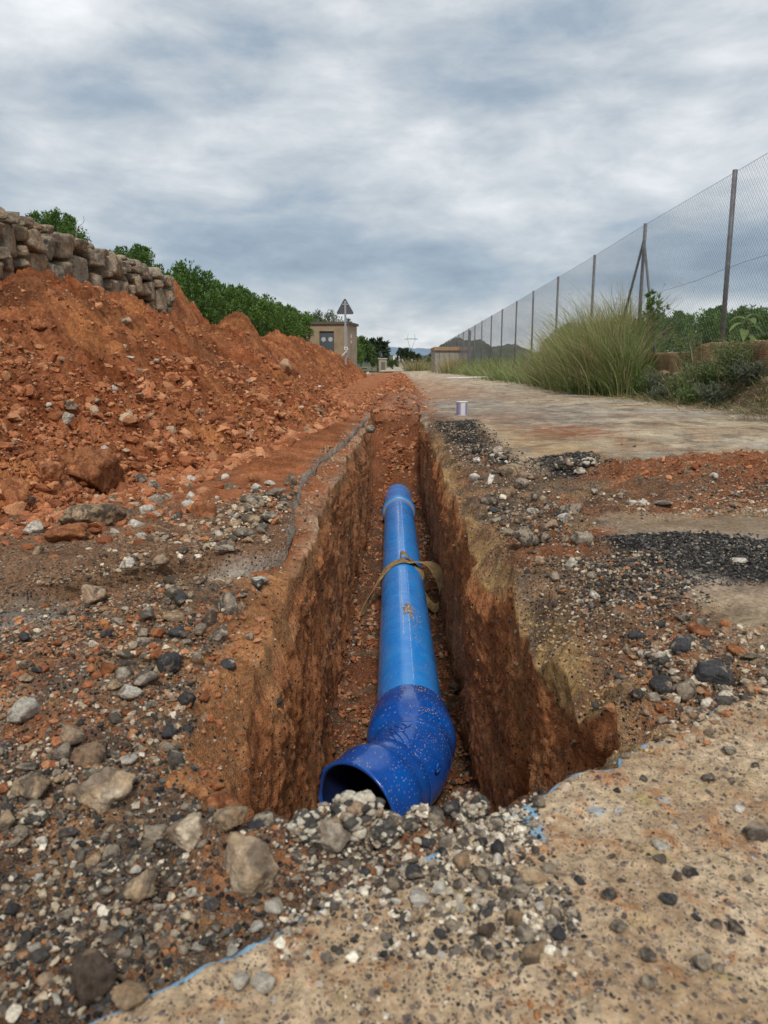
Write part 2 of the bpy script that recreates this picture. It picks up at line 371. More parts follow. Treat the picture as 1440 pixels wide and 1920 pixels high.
def base_h(x, y):
    z = .032*np.clip(x-1.0, 0, 3.4)
    bank = ss(4.15, 4.8, x-.0245*(y-11))*.38
    z = z+bank*(1+.25*fbm(x*2, y*.8, 0.0, 3, 8))
    z = z+.012*fbm(x*.9, y*.7, 0.0, 3, 9)*np.clip(y/3, 0, 1)
    return z
def ground_h(x, y, detail=True):
    z = base_h(x, y)
    r = rub(x, y)
    if detail:
        lump = .020*fbm(x*5, y*5, 0.0, 3, 11)+.011*fbm(x*16, y*16, 0.0, 3, 12)+.011*bumps(x*26, y*26, 13)+.006*bumps(x*60, y*60, 14)
        z = z+r*(lump-.028)+(1-r)*(.003*fbm(x*9, y*9, 0.0, 4, 15))
    else: z = z-r*.022
    # rubble heaped at the near rim of the trench
    z = z+.045*np.exp(-((x-.0)/.10)**2-((y-.90)/.05)**2)+.02*np.exp(-((x+.16)/.09)**2-((y-.9)/.06)**2)
    # red backfill ridge beyond the trench, and spoil between it and the old asphalt
    xc = (tl(y)+tr(y))/2
    rd = ss(9.6, 11.5, y)*(1-ss(46, 60, y))
    rh = .15+.06*fbm(x*2, y*1.2, 0.0, 3, 16)+.05*bumps(x*5, y*5, 17)
    z = z+rd*rh*np.clip(1-((x-xc)/(.52))**2, 0, 1)
    # red clod band on the right
    band = pmask(x, y, poly([(1090, 885), (1440, 872), (2200, 852), (2200, 915), (1440, 915), (1180, 908)]), .25, .12, 4)
    if detail: z = z+band*(.03+.045*bumps(x*9, y*9, 18)+.02*bumps(x*22, y*22, 19))
    if detail:
        nr = np.exp(-np.clip(x-tr(y), 0, 9)/.14)*(x > (tl(y)+tr(y))/2)*(y > line_y(x))*(1-ss(8, 10, y)); z = z+nr*(.035*fbm(x*7, y*7, 0.0, 4, 24)+.02*bumps(x*15, y*15, 25)-.02)
        nl = np.exp(-np.clip(tl(y)-x, 0, 9)/.10)*(x < (tl(y)+tr(y))/2)*(1-ss(8, 10, y)); z = z+nl*(.025*fbm(x*8, y*8, 0.0, 4, 26))
    # black asphalt crumbs
    bp = blackpatch(x, y)
    if detail: z = z+bp*(.004+.012*bumps(x*45, y*45, 23))
    strip = (x < (tl(y)+tr(y))/2)*ss(2.2, 2.5, y)*(1-ss(8.5, 10, y)); z = z-(.045+.02*fbm(y*3, .5, 0.0, 3, 27))*strip
    v = slab_edge(y)-x; z = z-.035*np.clip(1-(np.interp(v, *FRONTV)-y)/.5, 0, 1)*(v > 0)*(y < np.interp(v, *FRONTV))
    z = np.where(in_asphalt(x, y), z-.06, z)
    # concrete in the foreground lies on top of this
    z = np.where(y < line_y(x)-.03, z-.06, z-.03*np.exp(-np.clip(y-line_y(x), 0, 9)/.05)*ss(.45, .55, x))
    return z
Z_black = [poly([(1120, 1010), (1260, 1000), (1440, 1025), (1560, 1040), (1560, 1105), (1440, 1100), (1300, 1080), (1190, 1060)]),
           poly([(1010, 862), (1060, 852), (1110, 860), (1120, 885), (1040, 895)]),
           poly([(815, 788), (890, 788), (915, 840), (960, 858), (960, 880), (880, 840), (820, 806)]),
           poly([(1060, 1050), (1200, 1060), (1260, 1110), (1230, 1170), (1120, 1110)])]
def blackpatch(x, y):
    r = 0
    for i, P in enumerate(Z_black): r = np.maximum(r, pmask(x, y, P, .07 if i < 3 else .3, .05, 7, 30+i)*(1 if i < 3 else .6))
    return r
def rim_drop(x, y):
    dl = np.clip(tl(y)-x, 0, 9); dr = np.clip(x-tr(y), 0, 9)
    fade = ss(.9, 1.2, y)*(1-ss(10, 11.2, y))
    wr = np.interp(y, [1, 1.4, 2.2, 4, 8], [.10, .15, .12, .08, .04]); ar = np.interp(y, [1, 1.4, 2.2, 4, 8], [.03, .10, .10, .08, .04])
    wl = np.interp(y, [1, 1.6, 2.3, 2.7, 8], [.12, .10, .06, .04, .03]); al = np.interp(y, [1, 1.6, 2.3, 2.7, 8], [.10, .07, .04, .02, .02])
    n = 1+.8*fbm(x*4, y*4, 0.0, 2, 40)
    d = al*np.exp(-dl/wl)*(x < (tl(y)+tr(y))/2)*n + ar*np.exp(-(dr/wr)**1.5)*(x >= (tl(y)+tr(y))/2)*n
    return d*fade*np.where(y > line_y(x)+.02, 1, 0)
def concrete_top(x, y): return .001+.005*fbm(x*6, y*6, 0.0, 3, 45)
def surface_h(x, y):
    """height of whatever one would step on at (x, y), outside the trench"""
    z = ground_h(x, y)-rim_drop(x, y)
    z = np.where(in_asphalt(x, y), base_h(x, y)+.012, z)
    z = np.where(y < line_y(x), np.maximum(concrete_top(x, y), z+.0), z)
    m = x < -.4
    if np.any(m):
        z = np.array(z, float); z[m] = np.maximum(z[m], heap_full(x[m], y[m]))
    return z

RED = np.array([.37, .142, .065]); DRED = np.array([.22, .085, .044]); TAN = np.array([.53, .435, .32]); GREY = np.array([.43, .40, .35])
BRN = np.array([.31, .185, .105]); BLK = np.array([.035, .034, .034]); YEL = np.array([.42, .275, .13]); PINK = np.array([.46, .29, .18])
def lerp(c, k, m): return c*(1-m[..., None])+np.asarray(k)*m[..., None]
YP = poly([(820, 800), (870, 900), (930, 1000), (1010, 1090), (1110, 1180), (1225, 1290), (1210, 1400), (1080, 1440), (940, 1300), (860, 1000), (800, 830)])
def ground_col(x, y):
    sh = x.shape; c = np.empty(sh+(3,)); c[:] = TAN
    g = np.zeros(sh)
    n = fbm(x*.6, y*.5, 0.0, 4, 50); n2 = fbm(x*2.4, y*1.6, 0.0, 4, 51); n3 = fbm(x*8, y*8, 0.0, 3, 52)
    c = lerp(c, GREY, ss(.02, .16, n+.25*n3+.12*n2)*.9)                                   # worn concrete road
    c = lerp(c, PINK*.92, ss(.22, .38, n2+.3*n3)*ss(.0, 1, 1.5-np.abs(x-.9)*.45)*.55)
    c = lerp(c, np.array([.56, .47, .355]), ss(.22, .38, -n2+.3*n3)*.75)
    c = lerp(c, np.array([.17, .14, .11]), ss(.42, .5, fbm(x*3.1, y*1.4, 0.0, 5, 53, .6))*.6)
    # left: old asphalt under red dust
    left = ss(-.1, -.3, x-(tl(y)+tr(y))/2+.12)
    c = lerp(c, RED*1.05, left*(.75+.25*ss(-.2, .3, n2)))
    flat = left*ss(10.5, 12, y); c = lerp(c, PINK*1.05, flat*ss(-.3, .2, n2)*.8)
    r = rub(x, y); bl = x > .3
    rc = np.empty(sh+(3,)); rc[:] = BRN; rc = lerp(rc, RED*.9, ss(.1, .5, n2)*.55); rc = lerp(rc, np.array([.30, .20, .12]), ss(.1, .6, -n2)); rc = lerp(rc, BLK*2.0, ss(-.1, .5, n3+.3*(y < 1.2))*.6)
    c = c*(1-r[..., None])+rc*r[..., None]; g = r*.62
    m = ss(.17, .05, tl(y)-x+.07*n3)*(x < 0)*ss(.95, 1.1, y)*(1-ss(2.3, 2.7, y)); c = lerp(c, np.array([.38, .185, .085]), m); g = g*(1-m*.8)
    # red spoil ridge beyond
    xc = (tl(y)+tr(y))/2; rd = ss(9.4, 10.6, y)*(1-ss(50, 62, y))*ss(.75, .35, np.abs(x-xc)+.15*n2)
    c = lerp(c, RED, rd); g = g*(1-rd)+rd*.08
    # yellowish clay by the right rim and further back
    yl = pmask(x, y, YP, .10, .06, 6, 60)#([(820, 800), (870, 900), (930, 1000), (1010, 1090), (1110, 1180), (1215, 1290), (1200, 1400), (1080, 1440), (940, 1300), (860, 1000), (800, 830)]), .10, .06, 6, 60)
    c = lerp(c, YEL*1.12, yl*ss(-.45, .1, n3+n2)); g = g*(1-.75*yl)
    yl = pmask(x, y, poly([(900, 800), (1010, 815), (1150, 860), (1120, 880), (1010, 870), (950, 840)]), .5, .2, 3, 61); c = lerp(c, YEL*1.05+.05, yl*.8)
    # red stains and clod bands
    for P, f, w in ((poly([(1090, 885), (1440, 866), (2200, 850), (2200, 925), (1440, 918), (1180, 912)]), .25, .14),
                    (poly([(960, 985), (1130, 985), (1140, 1010), (1080, 1035), (975, 1030)]), .12, .05),
                    (poly([(870, 778), (960, 775), (985, 782), (950, 792), (880, 792)]), 1.2, .3),
                    (poly([(950, 800), (1100, 800), (1150, 822), (1080, 830), (1010, 815)]), .6, .3),
                    (poly([(1180, 1120), (1330, 1180), (1300, 1240), (1200, 1190)]), .25, .06),
                    (poly([(780, 712), (850, 740), (900, 750), (830, 752), (790, 740)]), 3, .5),
                    (poly([(1150, 940), (1440, 925), (1440, 960), (1250, 962)]), .4, .1)):
        m = pmask(x, y, P, f, w, 4, 62)*ss(-.7, .1, n3+.3); c = lerp(c, RED*.95, m*.85); g = g*(1-m*.6)
    # paler worn slabs on the right
    m = pmask(x, y, poly([(1290, 1105), (1440, 1120), (1600, 1160), (1600, 1290), (1440, 1230)]), .06, .02, 6, 66); c = lerp(c, np.array([.47, .37, .26]), m*.9); g = g*(1-m)
    m = pmask(x, y, poly([(1160, 962), (1450, 965), (1600, 1000), (1600, 1030), (1440, 1018), (1260, 998), (1180, 1000)]), .08, .03, 6, 67); c = lerp(c, np.array([.33, .24, .16]), m*.8); g = g*(1-m*.8)
    bp = blackpatch(x, y); c = lerp(c, BLK, bp); g = np.where(bp > .5, .25, g)
    # wet dark streak and grey patches on the road
    m = pmask(x, y, poly([(1045, 736), (1130, 736), (1165, 744), (1110, 745)]), .8, .3, 1.5, 68); c = lerp(c, np.array([.11, .075, .05]), m*.85)
    m = pmask(x, y, poly([(790, 755), (900, 745), (1010, 770), (1040, 800), (960, 790), (800, 775)]), 2, .5, 1.5, 69); c = lerp(c, np.array([.30, .285, .26]), m*.7)
    # earth verge under the weeds
    v = ss(3.9, 4.35, x-.0245*(y-11)+.18*n2); c = lerp(c, np.array([.17, .115, .065])+.08*np.clip(n3, 0, 1)[..., None], v); g = g*(1-v)+v*.45
    # grey asphalt ledge at the left
    m = pmask(x, y, poly([(-300, 1130), (0, 1120), (120, 1100), (185, 1110), (120, 1140), (0, 1175), (-300, 1200)]), .08, .03, 6, 70); c = lerp(c, np.array([.25, .235, .21]), m)
    return c, g

# --- the ground itself, with the trench running through it as one sheet
WALLS = []
def build_ground():
    ys = [.32]
    while ys[-1] < 75:
        y = ys[-1]; ys.append(y+min(max(.0045, .0045*y), .25))
    ys = np.array(ys)[:, None]
    d = [0.0]
    while d[-1] < 6.2: d.append(d[-1]+min(.005+.012*d[-1], .06))
    d = np.array(d)
    nw, nf = 84, 56
    yl, yr = tl(ys), tr(ys)
    XL = (yl-d[None, ::-1]); XR = (yr+d[None, :])
    ZL = ground_h(XL, np.broadcast_to(ys, XL.shape)+0*XL)-rim_drop(XL, ys+0*XL)
    ZR = ground_h(XR, np.broadcast_to(ys, XR.shape)+0*XR)-rim_drop(XR, ys+0*XR)
    fade_far = (1-ss(10.6, 11.4, ys))
    # floor
    s = np.linspace(0, 1, nf+2)[None, 1:-1]
    xlb, xrb = yl+.03, yr+.03
    XF = xlb+(xrb-xlb)*s; YF = ys+0*XF
    g0 = ground_h(XF, YF)
    yn = np.interp(XF, *YN)+.02*vnoise(XF*14, 2.2, 0.0, 71)+.008*vnoise(XF*50, 7.2, 0.0, 72)
    fl = np.interp(YF, *FL)
    rough = .03*fbm(XF*6, YF*5, 0.0, 3, 73)+.02*bumps(XF*16, YF*16, 74)+.012*bumps(XF*38, YF*38, 75)
    slope = ss(8.8, 9.4, YF); rough = rough+slope*(.06*fbm(XF*4, YF*3, 0.0, 3, 76)+.05*bumps(XF*9, YF*9, 77))*(1-ss(10.8, 11.6, YF))
    toe = .07*(np.exp(-s/.06)+np.exp(-(1-s)/.06))*(1+.8*fbm(YF*5, 1.1, 0.0, 2, 78))
    zf = fl+rough+toe
    far = ss(10.2, 11.4, YF); zf = zf*(1-far)+g0*far
    k = ss(0, .09, YF-yn)
    ZF = g0*(1-k)+np.minimum(zf, g0+.05)*k
    # walls
    t = np.linspace(0, 1, nw+2)[None, 1:-1]
    def wall(xt, zt, xb, zb, sgn, sd):
        hgt = np.clip((zt-zb)/1.0, 0, 1); tt = t**1.0
        Z = zt+(zb-zt)*tt; X = xt+(xb-xt)*tt; Y = ys+0*Z
        k = np.clip(tt*9, 0, 1)*hgt
        dep = -Z
        big = .026*fbm(Y*2.2, dep*1.9, 0.0, 3, sd)+.011*fbm(Y*8, dep*6, 0.0, 4, sd+1)
        stri = .007*fbm(Y*40, dep*3.0, 0.0, 3, sd+2)*ss(.12, .3, dep)+.006*fbm(Y*30, dep*30, 0.0, 3, sd+3)
        lum = .018*bumps(Y*14, dep*14, sd+4)*ss(.45, .1, dep)+.008*bumps(Y*34, dep*34, sd+5)
        ov = 0
        if sgn < 0:   # right wall: hollowed under the clay lip
            ov = .05*np.exp(-((Y-1.55)/.3)**2-((dep-.38)/.14)**2)*1.0
        X = X+sgn*k*(big+stri+lum)-sgn*ov*k*1.0
        return X, Y, Z
    XA, YA, ZA = wall(XL[:, -1:], ZL[:, -1:], XF[:, :1], ZF[:, :1], +1, 80)
    XB, YB, ZB = wall(XR[:, :1], ZR[:, :1], XF[:, -1:], ZF[:, -1:], -1, 90)
    XB, YB, ZB = XB[:, ::-1], YB[:, ::-1], ZB[:, ::-1]
    WALLS.append((XA, YA, ZA)); WALLS.append((XB, YB, ZB))
    X = np.hstack([XL, XA, XF, XB, XR]); Z = np.hstack([ZL, ZA, ZF, ZB, ZR]); Y = ys+0*X
    # colours
    cL, gL = ground_col(XL, ys+0*XL); cR, gR = ground_col(XR, ys+0*XR); cF, gF = ground_col(XF, YF)
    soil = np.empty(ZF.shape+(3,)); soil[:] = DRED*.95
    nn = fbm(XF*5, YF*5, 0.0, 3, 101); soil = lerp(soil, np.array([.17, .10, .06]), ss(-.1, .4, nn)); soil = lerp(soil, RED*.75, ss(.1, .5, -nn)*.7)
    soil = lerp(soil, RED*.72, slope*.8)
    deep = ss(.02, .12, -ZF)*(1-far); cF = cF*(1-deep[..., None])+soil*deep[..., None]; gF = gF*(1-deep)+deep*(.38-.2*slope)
    def wcol(X, Y, Z, crim, right):
        dep = -Z; n = fbm(Y*3, dep*3, 0.0, 4, 102); st = fbm(Y*30, dep*2.5, 0.0, 3, 103)
        c = np.empty(Z.shape+(3,)); c[:] = np.array([.55, .235, .105])
        c = lerp(c, np.array([.34, .135, .06]), ss(.0, .5, st)*.55); c = lerp(c, np.array([.50, .26, .125]), ss(.05, .5, n)*.7)
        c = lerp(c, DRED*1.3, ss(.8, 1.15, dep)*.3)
        if right:
            yb = .09+.14*fbm(Y*2.5, .3, 0.0, 4, 104)+np.interp(Y, [1, 1.4, 2, 3, 5, 8], [.10, .12, .04, .02, 0, -.02])
            c = lerp(c, YEL, ss(.05, -.05, dep-yb)*ss(-.35, .1, n+.3))
        else:
            yb = .10+.05*fbm(Y*2.5, .3, 0.0, 3, 104)
            c = lerp(c, np.array([.37, .20, .10]), ss(.08, -.05, dep-yb))
        top = ss(.07, .02, dep+.02*n)
        c = c*(1-top[..., None])+crim*top[..., None]
        return c, .12+.4*top
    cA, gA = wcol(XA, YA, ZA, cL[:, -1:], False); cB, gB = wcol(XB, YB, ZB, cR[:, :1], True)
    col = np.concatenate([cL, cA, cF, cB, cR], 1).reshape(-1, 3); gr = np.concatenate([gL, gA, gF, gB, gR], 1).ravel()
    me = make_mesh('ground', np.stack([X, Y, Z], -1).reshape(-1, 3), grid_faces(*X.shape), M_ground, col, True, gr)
    tag(link('ground', me), kind='structure')
build_ground()

def build_old_asphalt():
    v = [0.0]
    while v[-1] < 3.6: v.append(v[-1]+min(.006+.014*v[-1], .06))
    v = np.array(v)[None, :]
    t = [0.0]
    while t[-1] < 60: t.append(t[-1]+min(.008+.0055*t[-1], .3))
    t = np.array(t)[:, None]
    Y = np.interp(v, *FRONTV)+.015*fbm(v*14, .2, 0.0, 3, 110)+t; X = slab_edge(Y)-v+.010*fbm(Y*16, .7, 0.0, 4, 111)*np.exp(-v*8)
    r = np.clip(rub(X, Y), 0, 1)*0
    dust = ss(.04, .35, v+0*Y)
    # bulldozer track prints pressed in the dust
    ux = (X+.75)*.96+(Y-6)*.16; uy = (Y-6)+(X+.75)*.3
    trk = pmask(X, Y, poly([(430, 850), (560, 780), (640, 785), (650, 805), (560, 880), (470, 900)]), .2, .05)
    Z = base_h(X, Y)+.001+dust*(.012*bumps(X*22, Y*22, 112)+.010*fbm(X*7, Y*7, 0.0, 3, 113)+.008)+trk*.016*np.sin(uy*2*np.pi/.085)
    c, g = ground_col(X, Y)
    c = lerp(c, RED, ss(.0, .12, v+0*Y)*ss(2.75, 3.3, Y)*.85)
    gritty = ss(3.6, 3.0, Y+.3*fbm(X*3, Y*3, 0.0, 3, 115)); c = lerp(c, np.array([.27, .165, .10]), gritty*.8); g = np.maximum(g*.3, gritty*.5)
    c = lerp(c, np.array([.30, .28, .25]), ss(.012, .0, v+0*Y+.015*fbm(Y*9, .1, 0.0, 3, 114))*.8)
    expo = np.interp(v, [0, .15, .24, .5, .62, 1.2, 2], [1, 1, .1, .1, .9, .8, .2])+0*Y
    Z = Z-(1-expo)*.065*np.exp(-(t/.10)**2)+0*Z
    kk = np.exp(-(t/.12)**2)*(1-expo); c = lerp(c, np.array([.25, .14, .075]), kk); g = np.maximum(g, kk*.5)
    # skirts (the broken edge)
    Xs = np.hstack([X[:, :1]+.02*fbm(Y[:, :1]*14, 1.5, 0.0, 3, 116)-.006, X[:, :1]+.002, X]); Zs = np.hstack([Z[:, :1]-.085, Z[:, :1]-.03, Z]); Ys = np.hstack([Y[:, :1], Y[:, :1], Y])
    ce = np.array([.44, .42, .38]); cs = np.concatenate([np.broadcast_to(ce*.8, c[:, :1].shape), np.broadcast_to(ce, c[:, :1].shape), c], 1); gs = np.hstack([g[:, :1]*0, g[:, :1]*0, g])
    Xs = np.vstack([Xs[:1], Xs]); Ys = np.vstack([Ys[:1]-.006, Ys]); Zs = np.vstack([Zs[:1]-.085, Zs]); cs = np.concatenate([cs[:1]*0+ce, cs], 0); gs = np.vstack([gs[:1]*0, gs])
    me = make_mesh('old_asphalt', np.stack([Xs, Ys, Zs], -1).reshape(-1, 3), grid_faces(*Xs.shape)[:, ::-1], M_ground, cs.reshape(-1, 3), True, gs)
    tag(link('old_asphalt', me), kind='structure')
build_old_asphalt()

def concrete_material():
    m, nt, p = mat('worn_concrete'); P = geo(nt)
    pa = NN(nt, 'ShaderNodeAttribute', _attribute_name='Grain')
    n1 = noise_node(nt, P, 5, 6, .6, .3); n2 = noise_node(nt, P, 60, 6, .75); n3 = noise_node(nt, P, 14, 6, .65, .5)
    c = mix(nt, mrange(nt, n1, .40, .60), (.62,.475,.315), (.43,.295,.175))
    c = mix(nt, mrange(nt, n3, .53, .65), c, (.44,.22,.10))
    c = mix(nt, mathn(nt, 'MULTIPLY', mrange(nt, noise_node(nt, P, 22, 6, .7, .6), .52, .64), .45), c, (.30,.21,.14))
    c = mix(nt, mrange(nt, noise_node(nt, P, 7.3, 5, .6), .58, .68), c, (.47,.36,.17))
    c = mix(nt, 1.0, c, mix(nt, mrange(nt, n2, .33, .67), (.55,.54,.52), (1.4,1.38,1.35)), 'MULTIPLY')
    for sc_, th, rr in ((95, .32, .72), (190, .32, .62), (48, .24, .84), (320, .36, .55)):
        v = NN(nt, 'ShaderNodeTexVoronoi', Scale=sc_, Randomness=1.0); mp = NN(nt, 'ShaderNodeMapping'); mp.inputs['Scale'].default_value = (1, .8, .3); mp.inputs['Rotation'].default_value = (0, 0, .5)
        nd = mix(nt, .012, P, NN(nt, 'ShaderNodeTexNoise', Scale=60.0).outputs['Color'], 'ADD')
        nt.links.new(nd, mp.inputs[0]); nt.links.new(mp.outputs[0], v.inputs['Vector'])
        s = nt.nodes.new('ShaderNodeSeparateColor'); nt.links.new(v.outputs['Color'], s.inputs[0])
        k = mathn(nt, 'MULTIPLY', mrange(nt, v.outputs['Distance'], th+.05, th-.03), mathn(nt, 'GREATER_THAN', s.outputs[0], rr))
        agg = mix(nt, s.outputs[1], (.055,.05,.05), (.22,.165,.14))
        agg = mix(nt, mathn(nt, 'GREATER_THAN', s.outputs[2], .86), agg, (.52,.47,.40))
        c = mix(nt, mathn(nt, 'MULTIPLY', k, .9), c, agg)
    pn = noise_node(nt, P, 38, 6, .75)
    pm = mathn(nt, 'MULTIPLY', mrange(nt, mathn(nt, 'ADD', pa.outputs['Fac'], mathn(nt, 'MULTIPLY', pn, 1.3)), 1.10, 1.22), .85)
    c = mix(nt, pm, c, mix(nt, n2, (.12,.36,.62), (.32,.56,.72)))
    nt.links.new(c, p.inputs['Base Color']); p.inputs['Roughness'].default_value = .9; p.inputs['Specular IOR Level'].default_value = .12
    h = mathn(nt, 'ADD', n2, mathn(nt, 'MULTIPLY', noise_node(nt, P, 160, 4, .7), .5))
    nt.links.new(bump(nt, h, .9, .007), p.inputs['Normal'])
    return m
M_conc = concrete_material()
def build_concrete():
    U = np.arange(-1.2, 4.0, .006)[None, :]          # along the sawn line (x)
    v = [0.0]
    while v[-1] < 2.2: v.append(v[-1]+min(.004+.012*v[-1], .06))
    v = np.array(v)[:, None]
    ux, uy = .796, .605                                # direction of the line; perpendicular towards the camera: (.605, -.796)
    Y0 = line_y(U); X = U+.605*v; Y = Y0-.796*v
    brk = ss(.18, .30, U)*(1-ss(1.6, 1.8, U))*.8         # this stretch is broken rather than sawn
    jag = brk*(.020*fbm(U*13, 4.4, 0.0, 3, 120)+.010*bumps(U*30, 0*U+.5, 121))*np.exp(-v*18)
    X = X+.605*jag; Y = Y-.796*jag
    Z = concrete_top(X, Y)+.004*fbm(X*30, Y*30, 0.0, 2, 122)-.010*np.exp(-v/.006)
    line = np.exp(-(v/.013)**2)*(.80-.30*brk)*(1-ss(-.45, -.6, U))
    def blob(px, py, r, a): x, y = at(px, py); return 1.4*a*np.exp(-((X-x)**2+(Y-y)**2)/r**2)
    paint = line+blob(985, 1520, .022, .55)+blob(1005, 1560, .025, .5)+blob(1135, 1425, .022, .65)+blob(940, 1530, .02, .5)+blob(1190, 1395, .02, .5)+blob(1250, 1500, .02, .42)+blob(1130, 1520, .05, .3)+blob(805, 1600, .03, .55)
    X = np.vstack([X[:1], X[:1], X]); Y = np.vstack([Y[:1]+.004, Y[:1]+.002, Y]); Z = np.vstack([Z[:1]-.07, Z[:1]-.02, Z])
    paint = np.vstack([paint[:1]*.6, paint[:1], paint])
    me = make_mesh('concrete_slab', np.stack([X, Y, Z], -1).reshape(-1, 3), grid_faces(*X.shape)[:, ::-1], M_conc, None, True, paint)
    tag(link('concrete_slab', me), kind='structure')
build_concrete()

# --- spoil heap
def build_heap():
    ys = [1.4]
    while ys[-1] < 48: ys.append(ys[-1]+min(max(.009, .0042*ys[-1]), .2))
    ys = np.array(ys)[:, None]
    xs = np.arange(0, 3.9, .013)[None, :]
    X = heap_foot(ys)+.25-xs; Y = ys+0*X
    Z = heap_h(X, Y)
    Z = heap_full(X, Y)-.004
    n = fbm(X*1.5, Y*1.5, 0.0, 5, 137)+.25*fbm(X*9, Y*9, 0.0, 3, 143); n2 = fbm(X*7, Y*7, 0.0, 3, 138)
    c = np.empty(X.shape+(3,)); c[:] = RED*1.08
    c = lerp(c, np.array([.29, .088, .032]), ss(.05, .55, n)*.75); c = lerp(c, np.array([.52, .22, .085]), ss(.1, .6, -n)*.7); c = lerp(c, DRED*.8, ss(.25, .7, n2)*.5)
    c = lerp(c, np.array([.20, .085, .045]), ss(.15, .45, fbm(X*.9+5, Y*.9, 0.0, 4, 144))*.6)
    V = np.stack([X, Y, Z], -1).reshape(-1, 3); F = grid_faces(*X.shape)
    keep = (Z.ravel()[F].max(1) > -.03)
    F = F[keep][:, ::-1]
    used = np.unique(F); remap = np.full(len(V), -1); remap[used] = np.arange(len(used))
    me = make_mesh('spoil_heap', V[used], remap[F], M_heap, c.reshape(-1, 3)[used], True, np.full(len(used), .04))
    tag(link('spoil_heap', me), 'long heap of red excavated earth banked against the stone wall beside the trench', 'earth heap')
build_heap()

# ------------------------------------------------------------------ stones
_ico = {}
def ico(sub):
    if sub not in _ico:
        bm = bmesh.new(); bmesh.ops.create_icosphere(bm, subdivisions=sub, radius=1)
        V = np.array([v.co[:] for v in bm.verts]); F = np.array([[v.index for v in f.verts] for f in bm.faces]); bm.free()
        _ico[sub] = (V/np.linalg.norm(V, axis=1)[:, None], F)
    return _ico[sub]
def rock_shape(seed, sub=3, planes=13, p=16, rough=.03, lumpy=0.0, box=False, dmin=.62):
    r = np.random.default_rng(seed); D, F = ico(sub)
    n = r.normal(size=(planes, 3)); n /= np.linalg.norm(n, axis=1)[:, None]
    # spread the planes a little
    for _ in range(6):
        for i in range(planes):
            d = n[i]-n; w = 1/(np.sum(d*d, 1)+.05); w[i] = 0; n[i] += .08*(d*w[:, None]).sum(0); n[i] /= np.linalg.norm(n[i])
    dd = r.uniform(dmin, 1.0, planes)
    if box:
        b = np.array([[1, 0, 0], [-1, 0, 0], [0, 1, 0], [0, -1, 0], [0, 0, 1], [0, 0, -1.]])+r.normal(0, .13, (6, 3)); b /= np.linalg.norm(b, axis=1)[:, None]
        n = np.vstack([b, n]); dd = np.concatenate([r.uniform(.52, .66, 6), r.uniform(.72, 1.0, planes)])
    k = np.clip(D @ n.T, 1e-3, None)/dd
    R = (k**p).sum(1)**(-1/p)
    V = D*R[:, None]
    o = r.uniform(0, 50, 3)
    V = V*(1+rough*fbm(V[:, 0]*2.5+o[0], V[:, 1]*2.5+o[1], V[:, 2]*2.5+o[2], 4, seed % 97)[:, None]*2)
    if lumpy: V = V*(1+lumpy*np.abs(fbm(V[:, 0]*4+o[1], V[:, 1]*4+o[2], V[:, 2]*4+o[0], 3, 3))[:, None])
    V /= np.abs(V).max(0)
    return V, F
def rot_matrix(r):
    q = r.normal(size=4); q /= np.linalg.norm(q); w, x, y, z = q
    return np.array([[1-2*(y*y+z*z), 2*(x*y-z*w), 2*(x*z+y*w)], [2*(x*y+z*w), 1-2*(x*x+z*z), 2*(y*z-x*w)], [2*(x*z-y*w), 2*(y*z+x*w), 1-2*(x*x+y*y)]])
STONES = []   # placed stones: (x, y, radius)
def place_stone(x, y, w, h, dpt, kind, label, cat='stone', name='stone', seed=0, sub=3, sink=.28, z=None, group=None, lumpy=0, rough=.03, rz=None, planes=13, p=16):
    V, F = rock_shape(seed, sub, planes, p, rough, lumpy, dmin=.55)
    V = V*np.array([w/2, dpt/2, h/2])
    r = np.random.default_rng(seed+500)
    tx, ty = r.normal(0, .12, 2)
    me = make_mesh(name, V, F, SM[kind], smooth=True)
    o = link(name, me)
    zz = float(surface_h(np.array([x]), np.array([y]))[0]) if z is None else z
    o.location = (x, y, zz+h/2-h*sink); o.rotation_euler = (tx, ty, r.uniform(-.5, .5) if rz is None else rz)
    tag(o, label, cat, group)
    STONES.append((x, y, w/2))
    return o
def hit(px, py):
    """where the line of sight through a photo pixel meets the land"""
    b = math.atan((py-960)/FPX)+PITCH; a = (px-720)/FPX
    d = np.exp(np.linspace(math.log(.5), math.log(45), 900))
    zc = d  # parameter along the optical axis
    dy = zc*(math.cos(PITCH)-math.sin(PITCH)*(py-960)/FPX); dz = CAMZ-zc*(math.sin(PITCH)+math.cos(PITCH)*(py-960)/FPX)
    X = a*zc; k = np.nonzero(dz < surface_h(X, dy))[0]
    i = k[0] if len(k) else len(d)-1
    return float(X[i]), float(dy[i]), float(zc[i])
